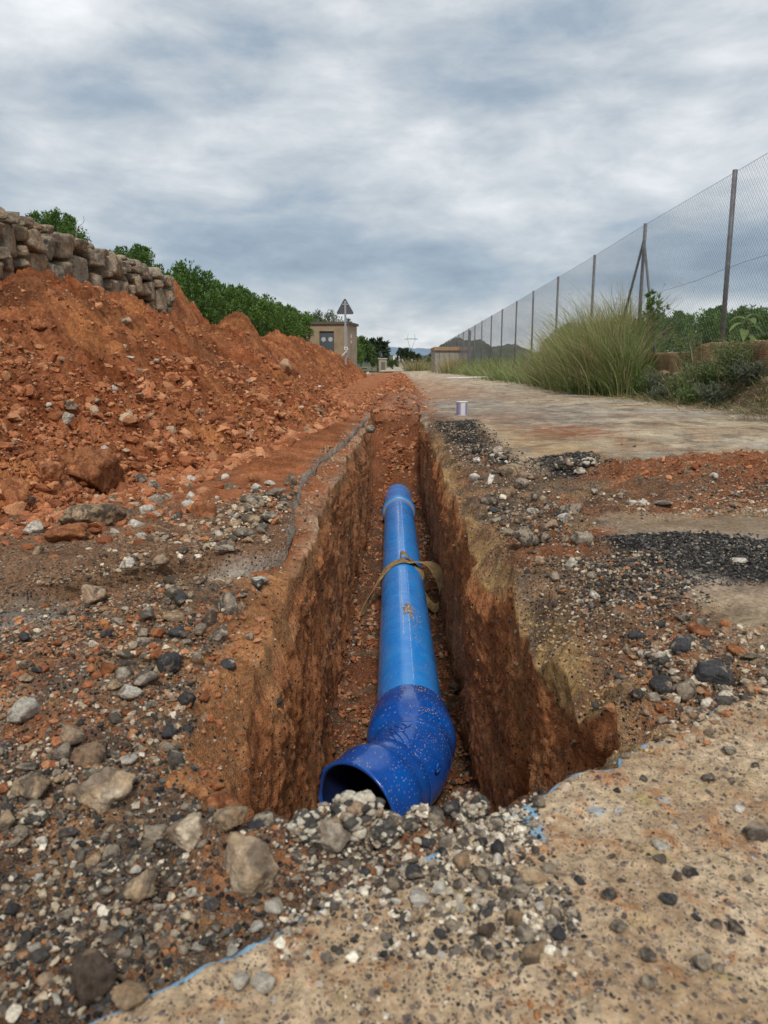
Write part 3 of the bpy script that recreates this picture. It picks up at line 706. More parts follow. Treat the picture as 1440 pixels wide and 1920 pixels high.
# (px, py, width, height in photo pixels, kind, label)
HERO = [
 (465,1620,128,150,'cream','largest pale grey and tan boulder at the near end of the trench'),
 (348,1572,74,88,'cream','tan and rust coloured rock just left of the largest boulder, with white chalky marks'),
 (190,1490,104,84,'cream','wedge shaped tan rock with a flat top at the left foreground'),
 (402,1488,96,64,'orange','flat orange brown slab of rock on the left near lip of the trench'),
 (168,1835,92,138,'brown','big oval grey brown rock standing at the bottom left corner'),
 (262,1672,68,88,'tan','upright cracked tan rock between the bottom left oval rock and the largest boulder'),
 (238,1872,76,52,'tan','flat tan block touching the right side of the bottom left oval rock'),
 (425,1550,66,62,'tan','rounded tan rock touching the upper left of the largest boulder'),
 (490,1538,60,46,'mottled','black and cream tarry rock right behind the largest boulder'),
 (290,1565,56,46,'dark','dark tarry rock just left of the rust coloured rock'),
 (620,1592,76,72,'grey','rounded grey tan rock in front of the open end of the blue pipe'),
 (512,1706,46,32,'pale','flat white grey stone right below the largest boulder'),
 (481,1742,26,24,'pale','small white pebble below the flat white grey stone'),
 (491,1846,46,46,'pale','angular white stone lying on the concrete left of centre'),
 (450,1846,32,28,'pale','round pale pebble beside the angular white stone on the concrete'),
 (52,1488,66,58,'tan','tan rock at the left edge behind the black lump'),
 (8,1542,36,48,'tan','tan rock cut by the left edge of the picture'),
 (160,1424,64,50,'brown','grey brown rock above the wedge shaped rock'),
 (130,1386,54,40,'brown','flattish brown rock left of the trench behind the grey brown one'),
 (235,1790,34,36,'grey','small grey stone right of the top of the oval rock'),
 (76,1580,24,22,'pale','small cream stone in the dark gravel at far left'),
 (143,1584,26,18,'pale','cream oval pebble in the dark gravel below the wedge rock'),
 (240,1434,36,18,'pale','flat whitish chip beside the wedge shaped rock'),
 (1428,1562,60,42,'grey','smooth grey stone on the concrete at the right edge'),
 (40,1345,58,52,'pale','pale grey stone at the left edge halfway up the rubble'),
 (270,1275,58,36,'grey','angular blue grey stone in the rubble left of the trench'),
 (313,1252,46,62,'mottled','upright mottled stone with a dark top in the left rubble'),
 (240,1311,46,28,'pale','white grey angular stone below the angular blue grey one'),
 (345,1310,40,38,'mottled','dark and tan stone below the upright mottled stone'),
 (325,1161,46,24,'tan','flat tan stone in the middle of the left cluster'),
 (331,1186,46,30,'mottled','rounded mottled stone just under the flat tan stone'),
 (275,1164,32,26,'grey','grey stone left of the flat tan stone'),
 (426,1136,42,44,'grey','rounded grey tan stone at the right of the left cluster'),
 (393,1160,28,46,'brown','upright brown grey stone left of the rounded grey tan stone'),
 (411,1198,34,34,'grey','oval dark grey stone near the left rim of the trench'),
 (376,1190,28,32,'dark','dark stone between the oval grey stone and the mottled ones'),
 (325,1120,42,26,'grey','grey stone with a pale face above the flat tan stone'),
 (175,1120,46,42,'brown','brown grey stone at the end of the grey asphalt ledge'),
 (485,1092,36,20,'pale','pale grey flat stone close to the left rim of the trench'),
 (420,1038,46,18,'grey','thin grey tan stone beside the broken asphalt corner'),
 (237,1058,28,24,'pale','white stone behind the left cluster'),
 (262,1205,34,24,'grey','grey stone in the rubble under the left cluster'),
 (232,1240,30,18,'grey','flat dull grey chip left of the blue grey stone'),
 (468,1196,20,18,'tan','small orange tan stone alone on the left rim'),
 (300,1060,34,22,'brown','brown stone between the white stone and the heap foot'),
 (167,967,116,72,'tan','big yellow brown boulder at the foot of the red heap'),
 (112,1008,96,34,'orange','flat orange earth slab left of the yellow brown boulder'),
 (57,993,36,28,'pale','white grey stone at the far left foot of the heap'),
 (69,1036,30,26,'tan','round tan stone in front of the flat orange slab'),
 (381,960,60,36,'orange','round orange rock at the foot of the heap'),
 (240,962,24,32,'tan','upright tan stone just right of the yellow brown boulder'),
 (275,958,28,22,'pale','white and tan stone behind the upright tan stone'),
 (292,938,34,24,'grey','grey white rounded stone on the heap foot'),
 (264,903,34,20,'grey','dark grey flat stone on the heap foot'),
 (290,915,26,26,'grey','grey stone just right of the dark grey flat stone'),
 (352,948,30,20,'pale','pale stone behind the round orange rock'),
 (325,968,28,20,'grey','small grey stone left of the round orange rock'),
 (165,886,150,84,'orange','big block of red earth overhanging the clods behind the yellow brown boulder'),
 (88,905,62,44,'orange','rounded red earth clod left of the overhanging block'),
 (120,1000,70,30,'orange','low red clod between the orange slab and the yellow brown boulder'),
 (22,926,56,62,'orange','large orange earth clod at the left edge of the heap foot'),
 (127,770,40,20,'brown','brown stone half buried on the heap slope'),
 (126,812,24,30,'pale','white stone on the heap slope under the brown stone'),
 (78,820,28,22,'pale','round whitish stone on the heap at left'),
 (136,848,24,12,'pale','small white chip on the heap below the white stone'),
 (176,752,24,12,'tan','tan chip on the heap right of the brown stone'),
 (232,606,26,16,'tan','tan stone near the top of the heap'),
 (176,531,40,22,'orange','orange boulder on the crest of the heap against the wall'),
 (543,899,26,26,'tan','pale orange stone beside the grey asphalt edge'),
 (455,1000,42,20,'grey','grey stone on the old asphalt near its broken corner'),
 (468,976,40,20,'tan','tan stone on the old asphalt behind the grey one'),
 (500,970,36,18,'grey','pale grey stone on the old asphalt by the trench side'),
 (430,912,28,20,'tan','tan stone on the old asphalt edge of the heap'),
 (470,938,44,18,'grey','flat dark grey stone on the old asphalt'),
 (510,925,46,20,'dark','black stained stone right beside the asphalt edge'),
 (963,886,54,24,'tan','long tan slab of stone in the rubble on the right of the trench'),
 (1098,1013,54,34,'grey','grey boulder beside the orange earth patch on the right'),
 (990,1010,44,42,'dark','dark tarry rock left of the orange earth patch'),
 (1060,971,30,20,'pale','white grey stone behind the orange earth patch'),
 (1076,957,52,26,'dark','dark stone behind the white grey stone on the right'),
 (1003,938,30,24,'grey','grey stone at the right rim of the trench'),
 (1000,961,22,14,'pale','small white stone at the right rim of the trench'),
 (1352,1268,88,58,'mottled','large blue grey mottled rock at the right edge of the rubble'),
 (1285,1210,50,44,'mottled','tan rock with dark spots left above the large mottled rock'),
 (1246,1288,48,48,'mottled','dark mottled rock left of the large mottled rock'),
 (1290,1300,44,36,'dark','dark speckled rock touching the front of the large mottled rock'),
 (1322,1184,50,20,'orange','orange clod behind the tan rock with dark spots'),
 (1385,1222,40,24,'orange','orange and brown clod at the right edge above the mottled rock'),
 (1252,947,46,12,'grey','flat grey stone far right beyond the black patch'),
 (1340,901,24,14,'pale','pale stone sitting in the red clods on the right'),
 (1090,886,26,14,'pale','pale stone beside the black asphalt lump on the right'),
 (1392,1052,32,9,'pale','thin pale chip lying on the black asphalt patch'),
 (1204,1230,20,16,'pale','white chip left of the spotted tan rock'),
 (1220,1842,32,34,'dark','black asphalt crumb at the bottom right of the concrete'),
 (1318,1806,34,34,'dark','black crumb on the concrete above the bottom right one'),
 (1385,1748,34,28,'dark','black crumb on the concrete near the right edge'),
 (1345,1738,26,18,'dark','small black crumb left of the one near the right edge'),
 (1162,1742,36,22,'dark','brown black stone on the concrete right of the gravel spill'),
 (1216,1794,32,36,'dark','tall black asphalt crumb in the middle of the concrete'),
 (1238,1592,36,16,'pale','white flake on the concrete below the blue spots'),
 (1238,1612,26,18,'grey','grey flake just below the white flake on the concrete'),
 (1296,1638,30,24,'mottled','dark and white stone on the concrete right of the flakes'),
 (1272,1642,20,24,'tan','small tan stone beside the dark and white stone'),
 (1186,1592,22,16,'tan','small orange tan chip on the concrete'),
 (1256,1690,34,22,'mottled','dark striped stone on the concrete centre right'),
 (1010,1508,30,20,'dark','dark stone at the lip of the concrete by the trench'),
 (826,1670,38,28,'pale','white angular stone on the gravel spill'),
 (783,1692,46,38,'pale','cream angular stone left below the white angular stone'),
 (868,1620,34,36,'tan','cream stone at the top of the gravel spill'),
 (934,1615,24,26,'pale','white upright stone on the gravel spill'),
 (999,1646,52,30,'tan','long tan stone on the right of the gravel spill'),
 (961,1725,34,46,'tan','tan flaked stone in the middle of the gravel spill'),
 (984,1753,36,46,'grey','dark grey upright stone right of the tan flaked stone'),
 (1001,1795,46,40,'tan','flat faced tan stone at the bottom of the gravel spill'),
 (1050,1756,32,28,'mottled','black and grey stone right of the dark grey upright stone'),
 (916,1750,40,26,'brown','brown stone left of the tan flaked stone'),
 (904,1645,44,40,'dark','black rock in the gravel spill below the cream stone'),
 (980,1675,34,30,'dark','black rock under the long tan stone'),
 (1032,1632,28,24,'dark','black crumb right of the long tan stone'),
 (1145,1680,32,20,'mottled','dark grey and white pebble on the concrete'),
 (1370,1408,30,18,'grey','grey pebble pair on the upper right of the concrete'),
 (1330,1460,28,16,'grey','grey flat pebble on the concrete far right'),
 (1390,1520,24,16,'pale','whitish pebble near the smooth grey stone'),
]
for i, (px, py, w, h, kd, lab) in enumerate(HERO):
    X, Y, zc = hit(px, min(py+h*.34, 1912))
    s = zc/FPX
    W = w*s*1.08; H = h*s*1.15 if h < w*1.25 else h*s*1.05
    ang = math.atan((py-960)/FPX)+PITCH
    H = H*(1.0 if ang < .35 else .86)
    D = W*(.75+.35*((i*37) % 10)/10)
    if 'slab' in lab or 'flake' in lab or 'thin' in lab or 'chip' in lab: D = W*.9
    sub = 4 if w > 60 else 3
    cat = 'earth clod' if 'clod' in lab or 'earth slab' in lab else ('asphalt crumb' if 'crumb' in lab else 'stone')
    nm = {'earth clod': 'earth_clod', 'asphalt crumb': 'asphalt_crumb', 'stone': 'stone'}[cat]
    place_stone(X, Y+D*.25, W, H, D, kd, lab, cat, nm, seed=i+11, sub=sub, lumpy=.12 if kd in ('orange', 'dark') else (.08 if w > 60 else .0), rough=.05 if w > 60 else .035, rz=((i*53) % 7-3)*.12, p=60, planes=9)

# tarry lumps of broken asphalt: pebbles bound in black tar
def asphalt_chunk(px, py, w, h, label, seed, pale=.5):
    X, Y, zc = hit(px, py+h*.3); s = zc/FPX; W = w*s; H = h*s
    r = np.random.default_rng(seed); Vs, Fs, Cs = [], [], []; n = 0
    V, F = rock_shape(seed, 3, 11, 10, .06, .25); V = V*np.array([W, W*.9, H])/2*.86
    Vs.append(V); Fs.append(F); Cs.append(np.tile([.06, .055, .05], (len(V), 1))); n = len(V)
    core = V.copy()
    for k in range(150):
        b = core[r.integers(len(core))]; q, G = rock_shape(seed*200+k % 12, 2, 9, 12, .02)
        q = q @ rot_matrix(r).T*(r.uniform(.05, .15)*W)*np.array([1, .8, .7])+b*.97
        c = [(.10,.09,.08), (.40,.35,.28), (.52,.47,.38), (.06,.055,.05), (.30,.21,.14)][r.choice(5, p=[.2, .25*pale*2*.6+.05, .25, .2+(.5-pale)*.1, 1-.2-(.25*pale*2*.6+.05)-.25-(.2+(.5-pale)*.1)])]
        Vs.append(q); Fs.append(G+n); Cs.append(np.tile(c, (len(q), 1))); n += len(q)
    me = make_mesh('asphalt_lump', np.vstack(Vs), np.vstack(Fs), M_gravel, np.vstack(Cs), True)
    o = link('asphalt_lump', me); o.location = (X, Y, float(surface_h(np.array([X]), np.array([Y]))[0])+H*.30); tag(o, label, 'asphalt lump'); STONES.append((X, Y, W/2))
asphalt_chunk(665, 1528, 112, 88, 'cream and black lump of broken asphalt in front of the open pipe end', 3, .6)
asphalt_chunk(575, 1548, 80, 66, 'cream and black asphalt lump left of the lump before the pipe', 4, .6)
asphalt_chunk(720, 1560, 70, 52, 'low speckled asphalt lump under the end of the blue elbow', 5, .6)
asphalt_chunk(60, 1532, 64, 46, 'black tarry lump at the left edge in front of the tan rock', 6, .1)
asphalt_chunk(1060, 872, 50, 26, 'black asphalt lump on the right beside the red clods', 7, .1)
asphalt_chunk(1100, 870, 46, 22, 'second black asphalt lump touching the first beside the red clods', 8, .1)
asphalt_chunk(940, 858, 40, 20, 'black asphalt lump above the long tan slab of stone', 9, .1)
asphalt_chunk(890, 1515, 64, 46, 'dark speckled asphalt lump on the trench lip right of the elbow', 10, .4)
asphalt_chunk(1235, 1240, 60, 50, 'brown black asphalt lump left of the spotted tan rock', 12, .2)

# the next largest stones, each one an object; labels from look, size and nearest named thing
LM = [(hit(a, b)[:2], n) for a, b, n in ((465,1620,'the largest boulder'), (190,1490,'the wedge shaped rock'), (168,1835,'the oval rock at bottom left'), (650,1530,'the lump before the pipe mouth'),
      (325,1161,'the left cluster'), (270,1275,'the angular blue grey stone'), (167,967,'the yellow brown boulder'), (381,960,'the round orange rock'), (495,1025,'the broken asphalt corner'),
      (963,886,'the long tan slab of stone'), (1098,1013,'the grey boulder on the right'), (1352,1268,'the large mottled rock'), (1090,870,'the asphalt lumps'), (826,1670,'the white angular stone'),
      (1001,1795,'the flat faced tan stone'), (1330,1050,'the black asphalt patch'), (1216,1794,'the tall black crumb'), (40,1345,'the left edge stone'), (1130,1430,'the blue paint at the slab lip'), (1300,890,'the red clod band'), (500,970,'the stones by the asphalt edge'), (60,800,'the white stones on the heap'), (640,690,'the road sign'), (1060,1120,'the yellow clay rim'))]
def free(x, y, r):
    for a, b, q in STONES:
        if (a-x)**2+(b-y)**2 < (q+r)**2*.7: return False
    return True
def in_trench(x, y): return (x > tl(y)-.01) & (x < tr(y)+.01) & (y > np.interp(x, *YN)-.015) & (y < 11)
AREAS = [  # polygon in photo pixels, number, size in px (at that spot), kinds
 ([(0,1600),(420,1640),(600,1700),(260,1880),(0,1910)], 34, (22, 40), 'tan grey mottled dark pale brown'),
 ([(0,1350),(330,1330),(400,1460),(560,1560),(200,1620),(0,1600)], 30, (22, 44), 'brown grey tan dark orange mottled'),
 ([(130,1080),(480,1080),(500,1160),(380,1360),(120,1350),(0,1240)], 44, (18, 40), 'grey mottled tan brown orange dark'),
 ([(640,1600),(860,1560),(1060,1640),(1060,1780),(880,1800),(700,1680)], 40, (24, 44), 'grey dark pale tan mottled'),
 ([(700,1540),(960,1510),(900,1600),(650,1640)], 16, (28, 46), 'mottled grey pale dark'),
 ([(1100,1400),(1430,1330),(1430,1900),(900,1900)], 20, (12, 26), 'dark dark grey mottled'),
 ([(1180,1140),(1430,1180),(1430,1250),(1210,1380),(1190,1300)], 18, (20, 42), 'mottled grey orange tan dark'),
 ([(860,830),(960,850),(1130,1060),(1180,1160),(1090,1150),(900,960)], 36, (14, 34), 'grey dark pale mottled brown'),
 ([(1050,930),(1440,910),(1440,960),(1100,960)], 14, (12, 28), 'grey pale tan'),
 ([(0,880),(300,880),(540,900),(540,960),(420,1010),(0,1060)], 44, (16, 36), 'grey orange tan pale pale'),
 ([(0,600),(300,640),(540,740),(500,840),(150,880),(0,860)], 18, (10, 22), 'pale tan orange brown'),
]
SHAPES = [('blocky', (1, .85, .8)), ('flat', (1, .9, .42)), ('long', (1, .5, .5)), ('rounded', (1, .9, .75)), ('sharp', (1, .7, .65))]
r = np.random.default_rng(99); used_labels = {}
protos = {}
for (P, n, (s0, s1), kinds) in AREAS:
    kinds = kinds.split(); xs = [p[0] for p in P]; ys_ = [p[1] for p in P]; done = 0; tries = 0
    while done < n and tries < n*12:
        tries += 1
        px, py = r.uniform(min(xs), max(xs)), r.uniform(min(ys_), max(ys_))
        if pmask(np.array([px]), np.array([py]), P, 1.0)[0] < .5: continue
        X, Y, zc = hit(px, py); w = r.uniform(s0, s1)*zc/FPX
        if in_trench(X, Y) or not free(X, Y, w/2): continue
        kd = kinds[r.integers(len(kinds))]; shn, sh = SHAPES[r.integers(5)]
        v = int(r.integers(6))
        d2 = [((a-X)**2+(b-Y)**2, a, b, nm) for (a, b), nm in LM]; d_, a, b, nm = min(d2)
        dx, dy = X-a, Y-b
        where = ('right of' if dx > 0 else 'left of') if abs(dx) > abs(dy) else ('behind' if dy > 0 else 'in front of')
        dist = 'just' if d_ < .02 else ('a little' if d_ < .12 else 'well')
        size = 'tiny' if w < .018 else 'small' if w < .032 else 'middling' if w < .06 else 'large'
        found = None
        for kd2 in [kd]+[q for q in kinds if q != kd]:
            colw = {'tan': 'tan', 'grey': 'grey', 'pale': 'whitish', 'dark': 'blackish', 'orange': 'orange', 'brown': 'brown', 'mottled': 'mottled'}[kd2]
            for shn, sh in [(shn, sh)]+[q for q in SHAPES if q[0] != shn]:
                lab = f"{size} {shn} {colw} {'clod' if kd2 == 'orange' else 'stone'} {dist} {where} {nm}"
                if lab not in used_labels: found = lab; break
            if found: break
        if not found: continue
        used_labels[lab] = 1; kd = kd2
        key = (kd, v)
        if key not in protos:
            V, F = rock_shape(700+v*7+len(kd), 3, 8 if v % 3 else 11, 60 if v % 2 else 30, .035, .08 if kd in ('orange', 'dark') else 0, dmin=.5)
            protos[key] = make_mesh('stone', V*.5, F, SM[kd])
        cat = 'earth clod' if kd == 'orange' else 'stone'
        o = link('earth_clod' if kd == 'orange' else 'stone', protos[key])
        o.scale = (w*sh[0], w*sh[1], w*sh[2]); z = float(surface_h(np.array([X]), np.array([Y]))[0])
        o.location = (X, Y, z+w*sh[2]*.20); o.rotation_euler = (r.normal(0, .25), r.normal(0, .25), r.uniform(0, 6.28))
        tag(o, lab, cat, 'loose clods strewn about' if kd == 'orange' else 'loose stones strewn about'); STONES.append((X, Y, w/2)); done += 1

# loose gravel, crumbs and clods past counting
PAL = {
 'gravel': ([(.05,.046,.042), (.10,.085,.07), (.20,.165,.125), (.31,.25,.18), (.43,.35,.25), (.58,.51,.41), (.34,.15,.06), (.24,.14,.08)], [.22,.15,.17,.14,.11,.06,.06,.09]),
 'pale': ([(.07,.062,.055), (.16,.135,.11), (.29,.24,.185), (.42,.355,.27), (.54,.47,.37), (.64,.58,.48)], [.22,.16,.2,.18,.14,.1]),
 'black': ([(.035,.034,.033), (.065,.062,.058), (.12,.11,.10), (.30,.25,.19)], [.36,.33,.22,.09]),
 'red': ([(.40,.16,.075), (.32,.118,.054), (.49,.235,.12), (.24,.088,.042), (.46,.34,.23)], [.36,.24,.22,.15,.03]),
 'mixed': ([(.34,.15,.07), (.27,.165,.10), (.19,.145,.10), (.34,.26,.18), (.065,.058,.05), (.50,.42,.32)], [.10,.24,.20,.20,.14,.12]),
 'clay': ([(.42,.29,.14), (.36,.23,.12), (.46,.36,.22), (.28,.2,.13), (.12,.11,.1)], [.35,.25,.2,.12,.08]),
}
TPL = {1: [rock_shape(900+i, 1, 7, 60, .02, dmin=.42) for i in range(18)], 2: [rock_shape(950+i, 2, 8, 60, .04, .05, dmin=.45) for i in range(18)]}
def scatter(pts, rad, pal, sub=1, flat=.75, sink=.3):
    """pts (n,3) resting points, rad (n,), returns V, F, C"""
    n = len(pts); T = TPL[sub]; r = np.random.default_rng(int(n*7+sub)); cols, pr = PAL[pal]; pr = np.array(pr)/sum(pr)
    which = r.integers(len(T), size=n); ci = r.choice(len(cols), n, p=pr); carr = np.array(cols)[ci]*r.uniform(.8, 1.2, (n, 1))
    q = r.normal(size=(n, 4)); q /= np.linalg.norm(q, axis=1)[:, None]; w, x, y, z = q.T
    R = np.stack([1-2*(y*y+z*z), 2*(x*y-z*w), 2*(x*z+y*w), 2*(x*y+z*w), 1-2*(x*x+z*z), 2*(y*z-x*w), 2*(x*z-y*w), 2*(y*z+x*w), 1-2*(x*x+y*y)], -1).reshape(n, 3, 3)
    asp = np.stack([np.ones(n), r.uniform(.6, 1, n), r.uniform(.45, .9, n)], -1)
    Vs, Fs, Cs = [], [], []; off = 0
    for k in range(len(T)):
        idx = np.nonzero(which == k)[0]
        if not len(idx): continue
        V, F = T[k]; m = len(V)
        VV = (V[None]*asp[idx][:, None]) @ R[idx].transpose(0, 2, 1)
        VV = VV*rad[idx][:, None, None]*np.array([1, 1, flat]); VV = VV+pts[idx][:, None]; VV[:, :, 2] += (rad[idx]*(flat*.8-sink-.1))[:, None]
        Vs.append(VV.reshape(-1, 3)); Fs.append((F[None]+(np.arange(len(idx))*m)[:, None, None]+off).reshape(-1, 3)); Cs.append(np.repeat(carr[idx], m, 0)); off += m*len(idx)
    return np.vstack(Vs), np.vstack(Fs), np.vstack(Cs)
def join(parts):
    V, F, Cc = [], [], []; o = 0
    for a, b, c in parts: V.append(a); F.append(b+o); Cc.append(c); o += len(a)
    return np.vstack(V), np.vstack(F), np.vstack(Cc)
def spread(P, n, r0, r1, pal, sub=1, world_poly=False, a=2.3, seed=1, clump=0, keep=None):
    r = np.random.default_rng(seed); W = P if world_poly else poly(P); xs = [p[0] for p in W]; ys_ = [p[1] for p in W]
    X = r.uniform(min(xs), max(xs), n*3); Y = r.uniform(min(ys_), max(ys_), n*3)
    m = pmask(X, Y, W, .22 if n > 600 else .1, .08, 6, seed) > r.uniform(0, 1, len(X))
    if clump: m &= fbm(X*clump, Y*clump, 0.0, 3, seed+5) > r.uniform(-.5, .25, len(X))
    m &= ~in_trench(X, Y)
    if keep: m &= keep(X, Y)
    X, Y = X[m][:n], Y[m][:n]
    rad = r0*(1-r.uniform(0, 1, len(X))*(1-(r0/r1)**a))**(-1/a)
    Z = surface_h(X, Y)
    return scatter(np.stack([X, Y, Z], -1), rad, pal, sub)
NOY = lambda x, y: (pmask(x, y, YP, .15, .06, 6, 60) < .4+.5*vnoise(x*5, y*5, 0.0, 208))
OFF = lambda x, y: (y > line_y(x)+.006) & ((tl(y)-x > .06+.08*np.abs(fbm(x*6, y*6, 0.0, 2, 207))) | (y < 1.05))
parts = [
 spread([(-300,1400),(330,1380),(640,1500),(760,1560),(560,1720),(180,1980),(-600,2300)], 6500, .0022, .0085, 'gravel', 1, seed=1, keep=OFF, clump=5),
 spread([(-300,1400),(330,1380),(640,1500),(760,1560),(560,1720),(180,1980),(-600,2300)], 3000, .0024, .010, 'black', 1, seed=31, keep=OFF),
 spread([(-200,1300),(350,1350),(640,1520),(560,1720),(180,1920),(-400,2000)], 260, .006, .013, 'gravel', 2, seed=2, keep=OFF),
 spread([(560,1500),(980,1480),(960,1560),(1080,1700),(1100,1800),(900,1800),(640,1680),(540,1600)], 1500, .003, .010, 'pale', 2, seed=3),
 spread([(600,1490),(980,1480),(930,1540),(600,1600)], 700, .003, .011, 'pale', 2, seed=33),
 spread([(560,1500),(980,1480),(1080,1700),(1100,1800),(900,1800),(640,1680),(540,1600)], 1200, .002, .006, 'black', 1, seed=32),
 spread([(700,1660),(1120,1740),(1160,1920),(700,1930),(600,1850)], 500, .0018, .006, 'gravel', 2, seed=4),
 spread([(560,1760),(1440,1400),(1440,1960),(300,1960)], 500, .0015, .004, 'black', 1, seed=5),
 spread([(-200,1200),(100,1080),(500,1060),(520,1150),(450,1330),(400,1480),(-200,1500)], 4600, .0025, .013, 'mixed', 1, seed=6, clump=3, keep=OFF),
 spread([(100,1060),(500,1040),(500,1200),(380,1380),(100,1300)], 260, .007, .018, 'gravel', 2, seed=7, keep=OFF),
 spread([(1150,1180),(1440,1170),(1480,1280),(1200,1400),(1140,1300)], 1800, .003, .015, 'mixed', 1, seed=8, keep=NOY),
 spread([(1180,1180),(1440,1200),(1460,1280),(1220,1370)], 90, .009, .022, 'pale', 2, seed=9),
 spread([(800,790),(890,800),(960,860),(1130,1000),(1260,1110),(1180,1190),(1060,1100),(900,930),(830,840)], 5600, .004, .015, 'gravel', 1, seed=10, clump=2.5, keep=NOY),
 spread([(860,830),(980,850),(1130,1000),(1060,1060),(900,930)], 260, .010, .026, 'gravel', 2, seed=11, keep=NOY),
 spread([(1120,1000),(1440,1020),(1560,1100),(1300,1085),(1180,1060)], 5200, .003, .011, 'black', 1, seed=12),
 spread([(1000,862),(1110,852),(1130,890),(1030,895)], 1500, .005, .018, 'black', 1, seed=13),
 spread([(815,788),(895,788),(960,860),(1010,880),(930,880),(830,820)], 2000, .006, .018, 'black', 1, seed=14),
 spread([(1100,930),(1440,900),(1600,900),(1600,990),(1150,960)], 3500, .004, .016, 'mixed', 1, seed=15, clump=2),
 spread([(1060,1030),(1250,1050),(1290,1200),(1180,1250),(1080,1100)], 2600, .003, .012, 'mixed', 1, seed=25, keep=NOY),
 spread([(1060,1030),(1250,1050),(1270,1130),(1100,1120)], 1300, .004, .012, 'black', 1, seed=26, keep=NOY),
 spread([(250,985),(560,900),(545,960),(520,1010),(420,1050),(150,1060)], 1500, .005, .020, 'mixed', 1, seed=16, clump=2),
 spread([(330,990),(560,900),(545,960),(510,1010),(400,1030)], 110, .012, .028, 'gravel', 2, seed=17),
 spread([(760,760),(1440,860),(1440,760),(900,700)], 600, .004, .016, 'mixed', 1, seed=18),
 spread([(760,760),(1440,800),(1440,740),(900,700)], 300, .008, .03, 'mixed', 1, seed=28),
 spread([(3.9,6.5),(4.75,6.5),(5.3,24),(4.2,24)], 2600, .008, .035, 'mixed', 1, world_poly=True, seed=29),
 spread([(900,1100),(1000,1080),(1180,1250),(1170,1380),(1080,1420)], 900, .003, .009, 'clay', 1, seed=19),
 spread([(535,1040),(540,960),(570,890),(660,815),(700,780),(700,820),(640,870),(600,950),(560,1060)], 1500, .004, .018, 'mixed', 1, seed=20),
]
V, F, Cc = join(parts); Cc = np.minimum(Cc*1.14, .8)
tag(link('gravel', make_mesh('gravel', V, F, M_gravel, Cc, False)), 'loose grey black and tan gravel and asphalt crumbs spilled round the trench', 'gravel', kind='stuff')

# earth clods: on the heap, the red band, the ridge
def clods():
    r = np.random.default_rng(5); out = []
    n = 60000; Y = np.exp(r.uniform(math.log(2.0), math.log(30), n)); X = heap_foot(Y)+.15-r.uniform(0, 1, n)**1.5*2.3
    low = ss(1.0, .05, heap_h(X, Y)); clump = fbm(X*1.8, Y*1.8, 0.0, 3, 140)
    m = (low*.85+.10+clump > r.uniform(0, 1.25, n)) & (heap_h(X, Y) > -.12); X, Y = X[m], Y[m]; low = low[m]
    rad = .005*(1-r.uniform(0, 1, len(X))*(1-(.005/.045)**2.0))**(-1/2.0)*(1+.4*low)*np.clip(Y/4, .9, 1.5)
    Z = surface_h(X, Y); big = rad > .016
    for b, s in ((big, 2), (~big, 1)): out.append(scatter(np.stack([X, Y, Z], -1)[b], rad[b], 'red', s, .85, .42))
    out.append(spread([(1120,890),(1440,868),(2200,850),(2200,925),(1440,918),(1180,912)], 2600, .006, .028, 'red', 2, seed=21))
    out.append(spread([(-300,900),(300,840),(420,900),(380,1000),(-300,1080)], 1500, .012, .06, 'red', 2, seed=22))
    out.append(spread([(0,1150),(500,1080),(560,1200),(430,1450),(0,1400)], 900, .004, .016, 'red', 1, seed=23))
    # ridge of backfill beyond the trench
    n = 4200; Y = r.uniform(9.8, 40, n); xc = (tl(Y)+tr(Y))/2; X = xc+r.normal(0, .26, n); Z = surface_h(X, Y)
    out.append(scatter(np.stack([X, Y, Z], -1), .012+.04*r.uniform(0, 1, n)**3, 'red', 1))
    n = 1500; Y = r.uniform(9.5, 20, n); X = tl(Y)-.1-r.uniform(0, 1, n)**2*1.2; out.append(scatter(np.stack([X, Y, surface_h(X, Y)], -1), .01+.03*r.uniform(0, 1, n)**3, 'red', 1))
    return join(out)
V, F, Cc = clods()
tag(link('soil_clods', make_mesh('soil_clods', V, F, M_gravel, Cc, False)), 'small crumbs and clods of red earth over the heap and the road', 'earth crumbs', kind='stuff')

